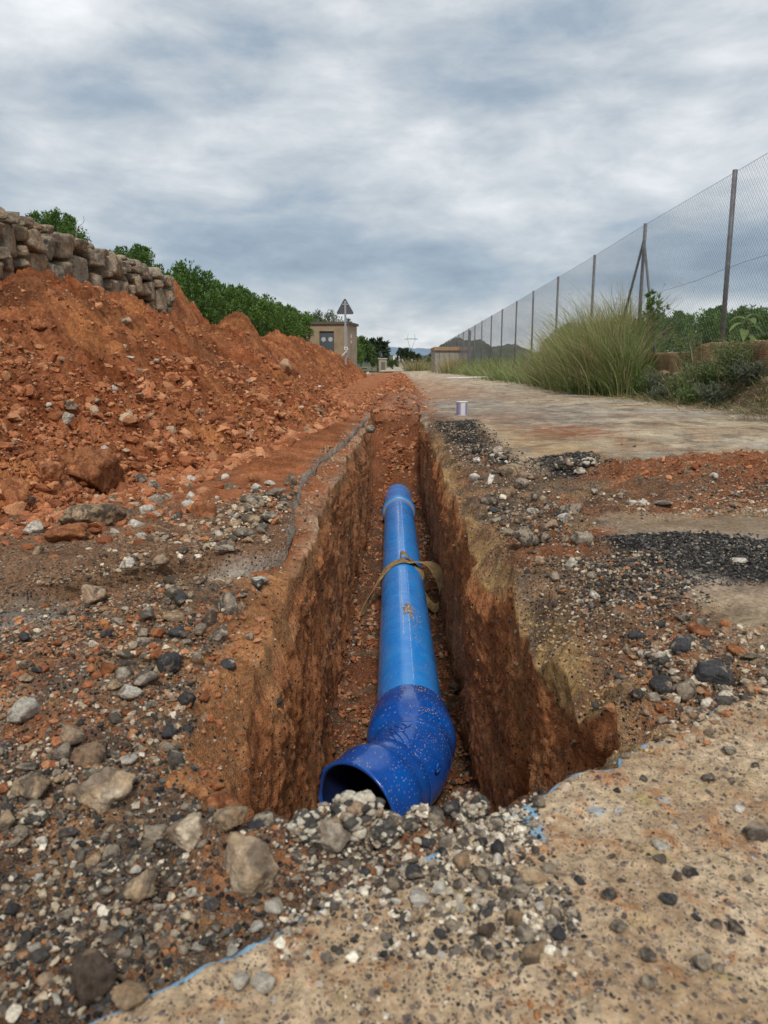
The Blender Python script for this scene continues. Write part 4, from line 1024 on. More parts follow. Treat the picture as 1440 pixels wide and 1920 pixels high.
# trench bottom rubble and crumbs on the far slope
def trench_rubble():
    r = np.random.default_rng(6); out = []
    n = 9000; Y = 1.2+r.uniform(0, 1, n)**.9*8.0; s = r.uniform(0, 1, n)**1; e = r.uniform(0, 1, n) < .75
    s = np.where(e, np.where(r.uniform(0, 1, n) < .5, s*.28, 1-s*.28), s)
    X = tl(Y)+.05+(tr(Y)-tl(Y)-.04)*s; Z = np.interp(Y, *FL)+.07*(np.exp(-s/.06)+np.exp(-(1-s)/.06))+.012
    rad = .005*(1-r.uniform(0, 1, n)*(1-(.005/.032)**2.0))**(-1/2.0)
    for k, pl in enumerate(('mixed', 'red')):
        m = (np.arange(n) % 3 == 0) if k == 0 else (np.arange(n) % 3 != 0)
        out.append(scatter(np.stack([X, Y, Z], -1)[m], rad[m], pl, 1))
    n = 3200; Y = r.uniform(8.8, 11, n); s = r.uniform(.03, .97, n); X = tl(Y)+.03+(tr(Y)-tl(Y))*s; Z = np.interp(Y, *FL)+.03
    out.append(scatter(np.stack([X, Y, Z], -1), .008+.035*r.uniform(0, 1, n)**3, 'red', 1))
    for XW, YW, ZW in WALLS:
        m = (YW > 1.15) & (YW < 9) & (ZW < -.03) & (ZW > -1.08); idx = np.nonzero(m.ravel())[0]; w_ = np.exp(-(-ZW.ravel()[idx])*1.5)*YW.ravel()[idx]; k = r.choice(idx, 1500, p=w_/w_.sum())
        q = np.stack([XW.ravel()[k], YW.ravel()[k], ZW.ravel()[k]], -1); rd_ = .0035*(1-r.uniform(0, 1, 1500)*(1-(.0035/.022)**2.2))**(-1/2.2); q[:, 2] -= rd_*.4
        out.append(scatter(q[:700], rd_[:700], 'mixed', 1)); out.append(scatter(q[700:], rd_[700:], 'red', 1))
    V, F, Cc = join(out); Cc = Cc*.85
    return V, F, Cc
V, F, Cc = trench_rubble()
tag(link('trench_rubble', make_mesh('trench_rubble', V, F, M_gravel, Cc, False)), 'brown crumbs and stones along the bottom of the trench', 'rubble', kind='stuff')
# ------------------------------------------------------------------ blue pipe with its elbow
def pipe_material(name, ca, cb, rough, dirt, fm=1.0):
    m, nt, p = mat(name)
    tc = nt.nodes.new('ShaderNodeTexCoord').outputs['Object']; P = geo(nt)
    sep = nt.nodes.new('ShaderNodeSeparateXYZ'); nt.links.new(nt.nodes.new('ShaderNodeNewGeometry').outputs['Normal'], sep.inputs[0])
    n1 = noise_node(nt, P, 6, 5, .6, .5); n2 = noise_node(nt, P, 120, 4, .6)
    c = mix(nt, mrange(nt, n1, .35, .65), ca, cb)
    # dried splashes: many small flecks plus a thin film of dust
    v = NN(nt, 'ShaderNodeTexVoronoi', Scale=105.0, Randomness=1.0); mp = NN(nt, 'ShaderNodeMapping'); mp.inputs['Scale'].default_value = (1, .6, 1); nt.links.new(P, mp.inputs[0]); nt.links.new(mp.outputs[0], v.inputs['Vector'])
    s = nt.nodes.new('ShaderNodeSeparateColor'); nt.links.new(v.outputs['Color'], s.inputs[0])
    fl = mathn(nt, 'MULTIPLY', mrange(nt, v.outputs['Distance'], .36, .24), mathn(nt, 'GREATER_THAN', mathn(nt, 'ADD', s.outputs[0], mathn(nt, 'MULTIPLY', mathn(nt, 'SUBTRACT', noise_node(nt, P, 7, 4, .6), .5), 1.5)), 1.0-dirt*.55))
    up = mrange(nt, sep.outputs[2], -.1, .5)
    fl = mathn(nt, 'MULTIPLY', fl, up)
    c = mix(nt, mathn(nt, 'MULTIPLY', fl, mathn(nt, 'MULTIPLY', s.outputs[1], .7)), c, (.44,.38,.33))
    film = mathn(nt, 'MULTIPLY', mrange(nt, noise_node(nt, P, 3.2, 5, .7, 1.0), .42, .72), .14)
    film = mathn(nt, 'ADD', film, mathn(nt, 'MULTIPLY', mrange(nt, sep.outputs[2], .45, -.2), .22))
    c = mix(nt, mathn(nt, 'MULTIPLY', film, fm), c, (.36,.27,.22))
    nt.links.new(c, p.inputs['Base Color'])
    rr = mathn(nt, 'ADD', mrange(nt, noise_node(nt, P, 9, 6, .7, .8), .35, .65, rough, rough+.22), mathn(nt, 'MULTIPLY', fl, .4), True); nt.links.new(rr, p.inputs['Roughness'])
    p.inputs['Specular IOR Level'].default_value = .6; p.inputs['Coat Weight'].default_value = .3; p.inputs['Coat Roughness'].default_value = .05
    nt.links.new(bump(nt, mathn(nt, 'ADD', n2, mathn(nt, 'MULTIPLY', fl, 1.0)), .10, .003), p.inputs['Normal'])
    return m
M_pipe = pipe_material('light_blue_plastic', (.006,.25,.80), (.015,.32,.88), .20, .3)
M_elbow = pipe_material('dark_blue_plastic', (.001,.068,.36), (.001,.105,.48), .10, .72, .3)
def plain(name, col, rough=.6, metal=0, spec=.5, var=.25, scale=20, bumpd=0.0):
    m, nt, p = mat(name); P = geo(nt); n = noise_node(nt, P, scale, 5, .62, .3)
    c = mix(nt, mrange(nt, n, .3, .7), tuple(k*(1-var) for k in col), tuple(k*(1+var) for k in col))
    nt.links.new(c, p.inputs['Base Color']); p.inputs['Roughness'].default_value = rough; p.inputs['Metallic'].default_value = metal; p.inputs['Specular IOR Level'].default_value = spec
    if bumpd: nt.links.new(bump(nt, n, .7, bumpd), p.inputs['Normal'])
    return m
M_streak = plain('dried_lime_streak', (.50,.56,.62), .7, var=.1)
PZ = -.9875
def sweep(P, R, n=72):
    """P (m,3) centre line, R (m) radii -> tube surface; duplicate points make steps"""
    P = np.asarray(P, float); m = len(P)
    T = np.zeros_like(P)
    for i in range(m):
        a, b = max(i-1, 0), min(i+1, m-1)
        while a > 0 and np.allclose(P[a], P[i]): a -= 1
        while b < m-1 and np.allclose(P[b], P[i]): b += 1
        T[i] = P[b]-P[a]
    T /= np.linalg.norm(T, axis=1)[:, None]
    for i in range(1, m):
        if T[i] @ T[i-1] < 0: T[i] = T[i-1]
    A = np.cross(T, [0, 0, 1.]); A /= np.linalg.norm(A, axis=1)[:, None]; B = np.cross(A, T)
    a = np.linspace(0, 2*np.pi, n, endpoint=False)
    V = P[:, None]+np.asarray(R)[:, None, None]*(np.cos(a)[None, :, None]*A[:, None]+np.sin(a)[None, :, None]*B[:, None])
    i = np.arange(m)[:-1, None]*n; j = np.arange(n)[None]; j2 = (j+1) % n
    Q = np.stack([i+j, i+j2, i+n+j2, i+n+j], -1).reshape(-1, 4)
    return V.reshape(-1, 3), Q
def px_(y): return .121+.009*(y-3.17)
proot = empty('water_pipe', (px_(3.15), 3.15, PZ))
tag(proot, 'bright blue plastic water pipe with dark blue elbow lying in the trench', 'pipe')
PV = np.array([px_(3.15), 3.15, PZ])
def rel(V): return np.asarray(V)-PV
ring = 8.18
prof = [(3.0, .150), (3.0, .1575)] + [(y, .1575) for y in np.linspace(3.05, ring-.07, 60)] + [(ring-.055, .1575)]
V, Q = sweep([(px_(y), y, PZ) for y, _ in prof], [q for _, q in prof], 96)
link('barrel', make_mesh('barrel', rel(V), Q[:, ::-1], M_pipe), proot)
prof = [(ring-.05, .150), (ring-.05, .176), (ring-.03, .184), (ring+.03, .188), (ring+.07, .184), (ring+.10, .170), (ring+.13, .168), (ring+.5, .167), (ring+.95, .163), (ring+1.3, .160), (ring+1.3, .13)]
V, Q = sweep([(px_(y), y, PZ) for y, _ in prof], [q for _, q in prof], 96)
o = link('socket', make_mesh('socket', rel(V), Q[:, ::-1], M_pipe), proot)
V, Q = sweep([(px_(ring-.068), ring-.068, PZ), (px_(ring-.068), ring-.068, PZ), (px_(ring-.045), ring-.045, PZ)], [.150, .172, .172], 96)
link('seal', make_mesh('seal', rel(V), Q[:, ::-1], plain('grey_rubber_seal', (.25,.24,.23), .7)), o)
# dried lime streaks that run along the barrel
r = np.random.default_rng(12); mb = MB()
for ang, y0, y1, w in ((97, 3.9, 5.2, .0022), (98, 5.6, 7.9, .0024), (84, 3.3, 4.4, .0018), (83, 5.7, 8.0, .0022), (101, 4.2, 5.0, .0013), (80, 4.5, 5.2, .0013), (95, 6.8, 7.6, .003)):
    y = y0
    while y < y1:
        l = r.uniform(.01, .07); a = math.radians(ang+r.normal(0, .25)); ww = w*r.uniform(.3, 1.2); k = 4; pts = []
        for t in np.linspace(0, 1, k):
            aa = a+.004*math.sin(7*(y+l*t)); pts.append((aa, y+l*t))
        Vv = []
        for aa, yy in pts:
            for sgn in (-1, 1):
                b = aa+sgn*ww/.158; Vv.append((px_(yy)+.1583*math.cos(b), yy, PZ+.1583*math.sin(b)))
        mb.add(rel(Vv), [[2*i, 2*i+1, 2*i+3, 2*i+2] for i in range(k-1)]); y += l*r.uniform(.9, 1.5)
mb.build('lime_streaks', M_streak, proot)
# elbow
e0 = np.array([px_(3.2), 3.2, PZ]); dir0 = np.array([-.009, -1, 0]); dir0 /= np.linalg.norm(dir0)
BEND = 35.0
def elbow_path():
    P, R = [], []; s0 = e0.copy()
    def st(d, rr): P.append(s0+dir0*d); R.append(rr)
    for d, rr in ((.0, .160), (0, .174), (.004, .179), (.012, .181), (.022, .1795), (.03, .1805), (.07, .186), (.11, .191), (.15, .1945), (.19, .1955), (.215, .194), (.235, .188), (.255, .177), (.27, .169), (.29, .166)): st(d, rr)
    c0 = s0+dir0*.29; Rb = .36; lat = np.array([dir0[1], -dir0[0], 0])   # towards -x
    if lat[0] > 0: lat = -lat
    cen = c0+lat*Rb
    for a in np.linspace(0, math.radians(BEND), 15)[1:]:
        P.append(cen-lat*Rb*math.cos(a)+dir0*Rb*math.sin(a)); R.append(.166)
    a = math.radians(BEND); d1 = dir0*math.cos(a)+lat*math.sin(a); c1 = P[-1]
    for d, rr in ((.01, .166), (.012, .1685), (.05, .169), (.075, .172), (.09, .178), (.105, .188), (.12, .1935), (.145, .195), (.17, .1935), (.185, .190), (.25, .1885), (.266, .1905), (.274, .1915), (.279, .1885), (.277, .1775), (.262, .173), (.255, .172)):
        P.append(c1+d1*d); R.append(rr)
    return P, R, c1, d1, cen, lat, Rb
P, R, c1, d1, cen, lat, Rb = elbow_path()
V, Q = sweep(P, R, 110)
eb = link('elbow', make_mesh('elbow', rel(V), Q, M_elbow), proot)
eb['label'] = 'dark blue elbow fitting flecked with dried mud, open end facing the camera'
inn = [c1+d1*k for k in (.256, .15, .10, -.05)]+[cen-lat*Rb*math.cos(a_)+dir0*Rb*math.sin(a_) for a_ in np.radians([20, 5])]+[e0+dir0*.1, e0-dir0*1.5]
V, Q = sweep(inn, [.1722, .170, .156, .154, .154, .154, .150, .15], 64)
link('bore', make_mesh('bore', rel(V), Q, plain('bore_shaded_blue', (.003,.012,.06), .6, var=.2)), eb)  # blue darkened to imitate the shade inside the fitting
# raised mould seam and chevron marks
def on_elbow(a, th, r_=.1675):
    """a = bend angle (deg, may run past 46 along the outlet), th = degrees round from the crown towards the outer side"""
    a_ = math.radians(min(a, BEND)); base = cen-lat*Rb*math.cos(a_)+dir0*Rb*math.sin(a_); out = -lat*math.cos(a_)+dir0*math.sin(a_)
    t = dir0*math.cos(a_)+lat*math.sin(a_)
    if a > BEND: base = base+t*math.radians(a-BEND)*Rb
    th = math.radians(th); return base+r_*(np.array([0, 0, 1.])*math.cos(th)+out*math.sin(th))
mb = MB()
for seg in (((14,-22),(20,-8)), ((20,-8),(13,2)), ((16,-30),(23,-16)), ((25,-16),(22,-2)), ((27,-12),(36,14)), ((24,-4),(33,20)), ((30,-16),(38,6)), ((20,10),(25,18)), ((25,18),(22,26)), ((12,-12),(17,-2)), ((23,-26),(29,-12))):
    (a0, t0), (a1, t1) = seg
    mb.tube([rel(on_elbow(a0+(a1-a0)*k, t0+(t1-t0)*k)) for k in np.linspace(0, 1, 6)], .0026, 6)
mb.build('raised_marks', M_elbow, eb, smooth=True)
mb = MB(); mb.tube([rel(on_elbow(BEND+1.6, t, .1685)) for t in np.linspace(-100, 110, 60)], .0016, 6); mb.tube([rel(on_elbow(8, t, .1665)) for t in np.linspace(-100, 120, 60)], .0014, 6)
mb.build('mould_seam', M_elbow, eb, smooth=True)
# lug low on the outer side
lc = on_elbow(30, 62, .172); mb = MB(); t_ = dir0*math.cos(.52)+lat*math.sin(.52); u_ = np.array([0, 0, 1.])
an = np.linspace(0, 2*np.pi, 19)
rad_ = [.015*(1+.22*math.cos(3*(a_-math.pi/2))) for a_ in an]
mb.tube([rel(lc+np.array([.010, -.012, .0])+t_*rad_[i]*math.cos(an[i])+u_*rad_[i]*math.sin(an[i])) for i in range(19)], .005, 8)
mb.build('lug', M_elbow, eb, smooth=True)
# soil crumbs that fell on the pipe
def pipe_crumbs():
    r = np.random.default_rng(44); pts, rad = [], []
    for n, y0, sy, t0, st, rr in ((120, 4.32, .06, 5, 6, .0058), (110, 4.22, .10, 18, 9, .003), (60, 3.9, .10, 20, 8, .0025), (260, 3.06, .06, 16, 12, .0028), (160, 2.98, .05, 22, 8, .0022), (120, 3.07, .05, -2, 8, .0022), (26, 5.9, 1, 0, 16, .003)):
        for _ in range(n):
            y = r.normal(y0, sy); th = math.radians(r.normal(t0, st)); R_ = .158 if y > 3.2 else .186
            if y < 2.9: continue
            pts.append((px_(y)+R_*math.sin(th), y, PZ+R_*math.cos(th))); rad.append(rr*r.uniform(.4, 1.5))
    for _ in range(110):
        a = r.uniform(0, 40); th = r.normal(34, 14); q = on_elbow(a, th, .1665); pts.append(tuple(q)); rad.append(.0016*r.uniform(.5, 1.7))
    V, F, Cc = scatter(np.array(pts), np.array(rad), 'clay', 1, .8, .3); return V, F, np.minimum(Cc*1.25, .8)
V, F, Cc = pipe_crumbs()
tag(link('soil_crumbs', make_mesh('soil_crumbs', V, F, M_gravel, Cc, True)), 'crumbs of clay and soil fallen on top of the blue pipe', 'soil crumbs', kind='stuff')

# ------------------------------------------------------------------ lifting sling
def sling_material():
    m, nt, p = mat('tan_webbing'); P = nt.nodes.new('ShaderNodeUVMap').outputs[0]
    at_ = NN(nt, 'ShaderNodeAttribute', _attribute_name='Grain'); G = geo(nt)
    w = mathn(nt, 'SINE', mathn(nt, 'MULTIPLY', at_.outputs['Fac'], 44.0))
    c = mix(nt, mrange(nt, w, -1, 1), (.30,.19,.07), (.54,.37,.15)); c = mix(nt, mrange(nt, noise_node(nt, G, 25, 5, .6), .4, .7), c, (.16,.085,.04))
    nt.links.new(c, p.inputs['Base Color']); p.inputs['Roughness'].default_value = .85
    nt.links.new(bump(nt, w, .5, .002), p.inputs['Normal']); return m
M_sling = sling_material()
def ribbon(path, wdir, width, name, parent, thick=.005, nseg=90):
    path = np.array(path, float); wdir = np.array(wdir, float)
    k = np.linspace(0, len(path)-1, nseg)
    def cat(A):   # Catmull-Rom
        i = np.clip(np.floor(k).astype(int), 0, len(A)-2); t = (k-i)[:, None]
        p0 = A[np.clip(i-1, 0, len(A)-1)]; p1 = A[i]; p2 = A[i+1]; p3 = A[np.clip(i+2, 0, len(A)-1)]
        return .5*((2*p1)+(-p0+p2)*t+(2*p0-5*p1+4*p2-p3)*t*t+(-p0+3*p1-3*p2+p3)*t**3)
    P = cat(path); W = cat(wdir); W /= np.linalg.norm(W, axis=1)[:, None]
    T = np.gradient(P, axis=0); T /= np.linalg.norm(T, axis=1)[:, None]; Nn = np.cross(T, W); Nn /= np.linalg.norm(Nn, axis=1)[:, None]
    nw = 9; s = np.linspace(-1, 1, nw)
    top = P[:, None]+W[:, None]*s[None, :, None]*width/2+Nn[:, None]*(thick/2*(1-.4*s**4))[None, :, None]
    bot = P[:, None]+W[:, None]*s[None, ::-1, None]*width/2-Nn[:, None]*(thick/2*(1-.4*s**4))[None, :, None]
    V = np.concatenate([top, bot], 1); n2 = nw*2; gr = np.tile(np.concatenate([s, s[::-1]]), (nseg, 1))
    i = np.arange(nseg-1)[:, None]*n2; j = np.arange(n2)[None]; j2 = (j+1) % n2
    Q = np.stack([i+j, i+j2, i+n2+j2, i+n2+j], -1).reshape(-1, 4)
    o = link(name, make_mesh(name, V.reshape(-1, 3), Q, M_sling, None, True, gr.ravel()), parent); return o
SY = 5.42
sx = px_(SY)
sroot = empty('lifting_sling', (sx, SY, PZ+.16)); S0 = np.array([sx, SY, PZ+.16])
tag(sroot, 'worn tan webbing lifting sling looped over the blue pipe', 'lifting sling')
def onp(th, y, r_=.163): a = math.radians(th); return (px_(y)+r_*math.sin(a), y, PZ+r_*math.cos(a))
p1 = [(-.155, 5.00, -1.10), (-.13, 5.08, -1.05), (-.085, 5.2, -.985), (-.035, 5.30, -.925), onp(-48, 5.38, .168), onp(-22, 5.43, .165), onp(0, 5.45, .165), onp(20, 5.44, .168), (.27, 5.42, -.825), (.345, 5.38, -.835), (.40, 5.30, -.885), (.415, 5.22, -.955), (.40, 5.13, -1.03)]
w1 = [(.35, .9, -.1), (.3, .95, 0), (.2, 1, .1), (.1, 1, .15), (0, 1, .1), (0, 1, 0), (0, 1, -.05), (0, 1, -.1), (.1, 1, -.2), (.25, .9, .1), (.3, .7, .5), (.2, .6, .8), (.1, .6, .8)]
ribbon(p1, w1, .13, 'webbing', sroot)
p2 = [onp(-6, 5.56, .166), (sx-.012, 5.55, PZ+.195), (sx+.01, 5.53, PZ+.205), (sx+.05, 5.50, PZ+.175), onp(32, 5.43, .166), onp(62, 5.35, .17), (.285, 5.27, -1.0), (.32, 5.17, -1.06), (.36, 5.10, -1.08), (.39, 5.08, -1.06)]
w2 = [(0, 1, 0), (0, 1, .2), (0, 1, .1), (0, 1, 0), (.1, 1, .1), (.2, .9, .25), (.25, .8, .5), (.2, .7, .8), (.1, .6, .9), (.1, .6, .9)]
ribbon(p2, w2, .07, 'webbing', sroot)
for o in sroot.children: 
    o.data.transform(Matrix.Translation(-Vector(S0)))

# ------------------------------------------------------------------ paint can beside the trench
X, Y, zc = hit(866, 779); s = zc/FPX
cr_ = empty('paint_can', (X, Y, float(surface_h(np.array([X]), np.array([Y]))[0])))
tag(cr_, 'small white lidded can with lavender label bands standing on the road by the trench', 'can')
R_ = .0585*zc/7.3*.93; H_ = 26*s
mb = MB(); mb.tube([(0, 0, 0), (0, 0, .003), (0, 0, H_*.95)], [R_*.98, R_, R_], 32); mb.build('body', plain('can_white', (.62,.60,.60), .45, var=.08), cr_, smooth=False)
mb = MB(); mb.tube([(0, 0, H_*.95), (0, 0, H_*.955), (0, 0, H_*1.0), (0, 0, H_*1.01)], [R_*1.0, R_*1.09, R_*1.09, R_*1.0], 32); mb.build('lid', plain('can_lid', (.72,.70,.66), .5, var=.06), cr_)
mb = MB()
for a0, a1 in ((190, 252), (300, 330), (20, 80), (110, 160)):
    A = np.radians(np.linspace(a0, a1, 10)); V = [(R_*1.012*math.cos(a), R_*1.012*math.sin(a), z) for a in A for z in (.06*H_, .90*H_)]
    mb.add(V, [[2*i, 2*i+2, 2*i+3, 2*i+1] for i in range(9)])
mb.build('label_band', plain('lavender_print', (.27,.25,.42), .5, var=.2), cr_)

# ------------------------------------------------------------------ dry stone wall
def wall_face_x(y): return -3.28+.0245*y
WT = 1.88
def stone_wall():
    r = np.random.default_rng(31); Vs, Fs, Cs = [], [], []; off = 0
    mb = MB()
    y0, y1 = 3.2, 11.0
    # courses of uneven stones, face in the y-z plane; several passes of dart throwing, large first
    done = []
    def fits(y, z, hw, hh):
        for a, b, p, q in done:
            if abs(a-y) < (p+hw)*.93 and abs(b-z) < (q+hh)*.93: return False
        return True
    for (smin, smax, n) in ((.24, .33, 26), (.16, .24, 900), (.11, .16, 3000), (.065, .11, 8000)):
        for _ in range(n):
            s = r.uniform(smin, smax); asp = r.uniform(.75, 1.75); hw, hh = s*.62*asp**.5, s*.62/asp**.5
            y = r.uniform(y0, y1-hw*.9); z = r.uniform(.25, WT-hh*.75+.03)
            if z+hh > WT+.03: continue
            if fits(y, z, hw, hh): done.append((y, z, hw, hh))
    for i, (y, z, hw, hh) in enumerate(done):
        V, F = rock_shape(2000+i, 4 if hw > .09 else 3, 10, 80, .03, .035, True)
        a = r.normal(0, .10); V = V*np.array([.19, hw*1.20, hh*1.20])
        ca, sa = math.cos(a), math.sin(a); V = V @ np.array([[1, 0, 0], [0, ca, -sa], [0, sa, ca]]).T
        V = V+np.array([wall_face_x(y)-.15+r.normal(0, .014), y, z])
        c = np.array([(.34,.24,.155), (.42,.31,.20), (.30,.25,.195), (.40,.255,.14), (.36,.30,.225), (.26,.195,.14)][r.integers(6)])*r.uniform(.8, 1.15)
        Vs.append(V); Fs.append(F+off); Cs.append(np.tile(c, (len(V), 1))); off += len(V)
    # side end of the wall, seen edge on
    for i in range(26):
        z = .3+i*.062; V, F = rock_shape(2900+i, 3, 9, 26, .03, .02, True); w = r.uniform(.10, .17)
        V = V*np.array([w, .10, .055+.03*r.uniform()])+np.array([wall_face_x(y1)-.16-.24*(i % 2)+.05, y1-.05, z]); c = np.array((.33,.28,.22))*r.uniform(.8, 1.15)
        Vs.append(V); Fs.append(F+off); Cs.append(np.tile(c, (len(V), 1))); off += len(V)
    V = np.vstack(Vs); me = make_mesh('facing_stones', V-np.array([wall_face_x(7)-.2, 7, 0]), np.vstack(Fs), M_wallstone, np.vstack(Cs), True)
    root = empty('stone_wall', (wall_face_x(7)-.2, 7, 0)); tag(root, 'rough retaining wall of large brown and grey field stones above the red heap', 'stone wall')
    link('facing_stones', me, root)
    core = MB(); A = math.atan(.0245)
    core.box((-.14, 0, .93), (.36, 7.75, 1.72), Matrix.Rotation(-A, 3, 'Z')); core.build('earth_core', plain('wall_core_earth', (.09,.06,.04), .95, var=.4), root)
def wallstone_material():
    m, nt, p = mat('field_stone'); P = geo(nt); a = NN(nt, 'ShaderNodeAttribute', _attribute_name='Col')
    n1 = noise_node(nt, P, 7, 7, .65, .6); n2 = noise_node(nt, P, 38, 6, .7); n3 = noise_node(nt, P, 3.5, 5, .6, 1.2)
    c = mix(nt, mrange(nt, n1, .4, .65), a.outputs['Color'], (.50,.40,.28)); c = mix(nt, mathn(nt, 'MULTIPLY', mrange(nt, n3, .54, .68), .8), c, (.15,.12,.095)); c = mix(nt, mathn(nt, 'MULTIPLY', mrange(nt, n3, .44, .36), .6), c, (.42,.22,.11))
    c = mix(nt, 1.0, c, mix(nt, mrange(nt, n2, .3, .7), (.6,.6,.6), (1.35,1.33,1.3)), 'MULTIPLY')
    nt.links.new(c, p.inputs['Base Color']); p.inputs['Roughness'].default_value = .9; nt.links.new(bump(nt, mathn(nt, 'ADD', n1, mathn(nt, 'ADD', n2, noise_node(nt, P, 18, 8, .7, .8))), 1.0, .03), p.inputs['Normal']); return m
M_wallstone = wallstone_material()
stone_wall()

# ------------------------------------------------------------------ terraces and far land
M_field = plain('field_earth', (.16,.12,.06), .95, var=.5, scale=1.5, bumpd=.03)
M_farland = plain('far_scrub_land', (.10,.11,.05), .95, var=.5, scale=.15)
def sheet(name, V, F, m): return tag(link(name, make_mesh(name, V, np.asarray(F), m)), kind='structure')
def strip(name, ys, xl, xr, zf, m, nx=24):
    ys = np.array(ys)[:, None]; s = np.linspace(0, 1, nx)[None]; X = xl(ys)+(xr(ys)-xl(ys))*s; Y = ys+0*X; Z = zf(X, Y)
    return sheet(name, np.stack([X, Y, Z], -1).reshape(-1, 3), grid_faces(*X.shape)[:, ::-1]*1, m)
yy = np.concatenate([np.arange(2.5, 30, .4), np.arange(30, 130, 2.)])
strip('terrace', yy, lambda y: -26+0*y, lambda y: wall_face_x(y)-.42+0*y, lambda x, y: 1.25*(1-ss(10.5, 14, y)*ss(-8, -4, x)*.8-.2*ss(30, 60, y))+.35+.08*fbm(x*.8, y*.8, 0.0, 3, 150), M_field)
strip('orchard_ground', np.concatenate([np.arange(1.5, 30, .4), np.arange(30, 130, 2.)]), lambda y: 4.98+.0245*y, lambda y: 45+0*y, lambda x, y: .80-.5*ss(25, 60, y)+.10*fbm(x*.8, y*.8, 0.0, 3, 151), M_field)
V = [(-4.2, .9, -.35), (5.5, .9, -.35), (5.5, 74, -.35), (-4.2, 74, -.35), (-9000, -60, -.35), (9000, -60, -.35), (9000, 9000, -.35), (-9000, 9000, -.35)]
sheet('far_land', V, [[0, 1, 5, 4], [1, 2, 6, 5], [2, 3, 7, 6], [3, 0, 4, 7]], M_farland)
# the road carries on beyond the detailed ground
def road_x(y): return 1.2+.012*y
M_road = plain('dusty_road', (.42,.34,.25), .92, var=.2, scale=.6)
strip('road', np.arange(73, 420, 8.), lambda y: road_x(y)-2.6, lambda y: road_x(y)+3.2, lambda x, y: 0.06+0*x-.10*ss(150, 420, y), M_road, 4)

# ------------------------------------------------------------------ leaves, trees, plants
def leaf_material(name, ca, cb, rough=.45, trans=.25):
    m, nt, p = mat(name); a = NN(nt, 'ShaderNodeAttribute', _attribute_name='Col')
    nt.links.new(mix(nt, a.outputs['Fac'], ca, cb), p.inputs['Base Color']); p.inputs['Roughness'].default_value = rough; p.inputs['Specular IOR Level'].default_value = .4
    t = nt.nodes.new('ShaderNodeBsdfTranslucent'); nt.links.new(mix(nt, a.outputs['Fac'], tuple(min(1, k*1.6) for k in ca), tuple(min(1, k*1.8) for k in cb)), t.inputs[0])
    mx = nt.nodes.new('ShaderNodeMixShader'); mx.inputs[0].default_value = trans; nt.links.new(p.outputs[0], mx.inputs[1]); nt.links.new(t.outputs[0], mx.inputs[2]); nt.links.new(mx.outputs[0], nt.nodes['Material Output'].inputs[0]); return m
M_orange = leaf_material('orange_tree_leaf', (.030,.080,.014), (.15,.25,.045))
M_scrub = leaf_material('scrub_leaf', (.06,.095,.03), (.17,.23,.08), .6)
M_olive = leaf_material('olive_leaf', (.07,.085,.055), (.15,.17,.11), .6)
M_bark = plain('bark', (.13,.10,.075), .9, var=.35, scale=30, bumpd=.01)
def leaves(cent, nrm, L, W, r, droop=.2):
    """bent leaves; cent (n,3), nrm (n,3) pointing direction"""
    n = len(cent); d = nrm+r.normal(0, .55, (n, 3)); d /= np.linalg.norm(d, axis=1)[:, None]
    s = np.cross(d, r.normal(size=(n, 3))); s /= np.linalg.norm(s, axis=1)[:, None]; u = np.cross(s, d)
    l = L*r.uniform(.7, 1.25, (n, 1)); w = W*r.uniform(.8, 1.2, (n, 1))
    p0 = cent; p1 = cent+d*l*.5+s*w*.5+u*w*.18; p2 = cent+d*l*.5-s*w*.5+u*w*.18; pm = cent+d*l*.5; p3 = cent+d*l-u*l*droop
    V = np.stack([p0, p1, pm, p2, p3], 1).reshape(-1, 3); b = (np.arange(n)*5)[:, None]
    F = np.concatenate([b+np.array([[0, 2, 1]]), b+np.array([[0, 3, 2]]), b+np.array([[2, 4, 1]]), b+np.array([[3, 4, 2]])], 0)
    return V, F
def crown_mesh(name, seed, rx, rz, nclump, nleaf, L, W, material, shape=1.0, shoots=12):
    r = np.random.default_rng(seed)
    u = r.normal(size=(nclump, 3)); u /= np.linalg.norm(u, axis=1)[:, None]; u[:, 2] = np.where(u[:, 2] < -.55, -u[:, 2], u[:, 2])
    q = r.uniform(.35, 1, nclump)**.5; lump = 1+.22*fbm(u[:, 0]*2+seed, u[:, 1]*2, u[:, 2]*2, 3, 5)
    cc = u*(q*lump)[:, None]*np.array([rx, rx, rz]); cr = r.uniform(.10, .24, nclump)*rx
    cc = np.vstack([cc, (u[:shoots]*np.array([rx, rx, rz])*1.02+np.array([0, 0, rz*.10]))*np.where(u[:shoots, 2:] > -.1, 1, .9)]); cr = np.concatenate([cr, np.full(shoots, rx*.09)]); u = np.vstack([u, u[:shoots]+np.array([0, 0, .8])])
    k = r.integers(len(cc), size=nleaf); v = r.normal(size=(nleaf, 3)); v /= np.linalg.norm(v, axis=1)[:, None]
    cen = cc[k]+v*(cr[k]*r.uniform(.4, 1, nleaf)**.5)[:, None]*np.array([1, 1, 1.2])
    V, F = leaves(cen, v*.8+u[k]*.7+np.array([0, 0, .25]), L, W, r)
    tone = np.clip(r.uniform(0, .6, len(cc))[k]*.8+r.uniform(-.1, .45, nleaf)**1.0, 0, 1)
    C5 = np.repeat(tone, 5)[:, None]*np.ones((1, 3))
    return make_mesh(name, V, F, material, C5, False)
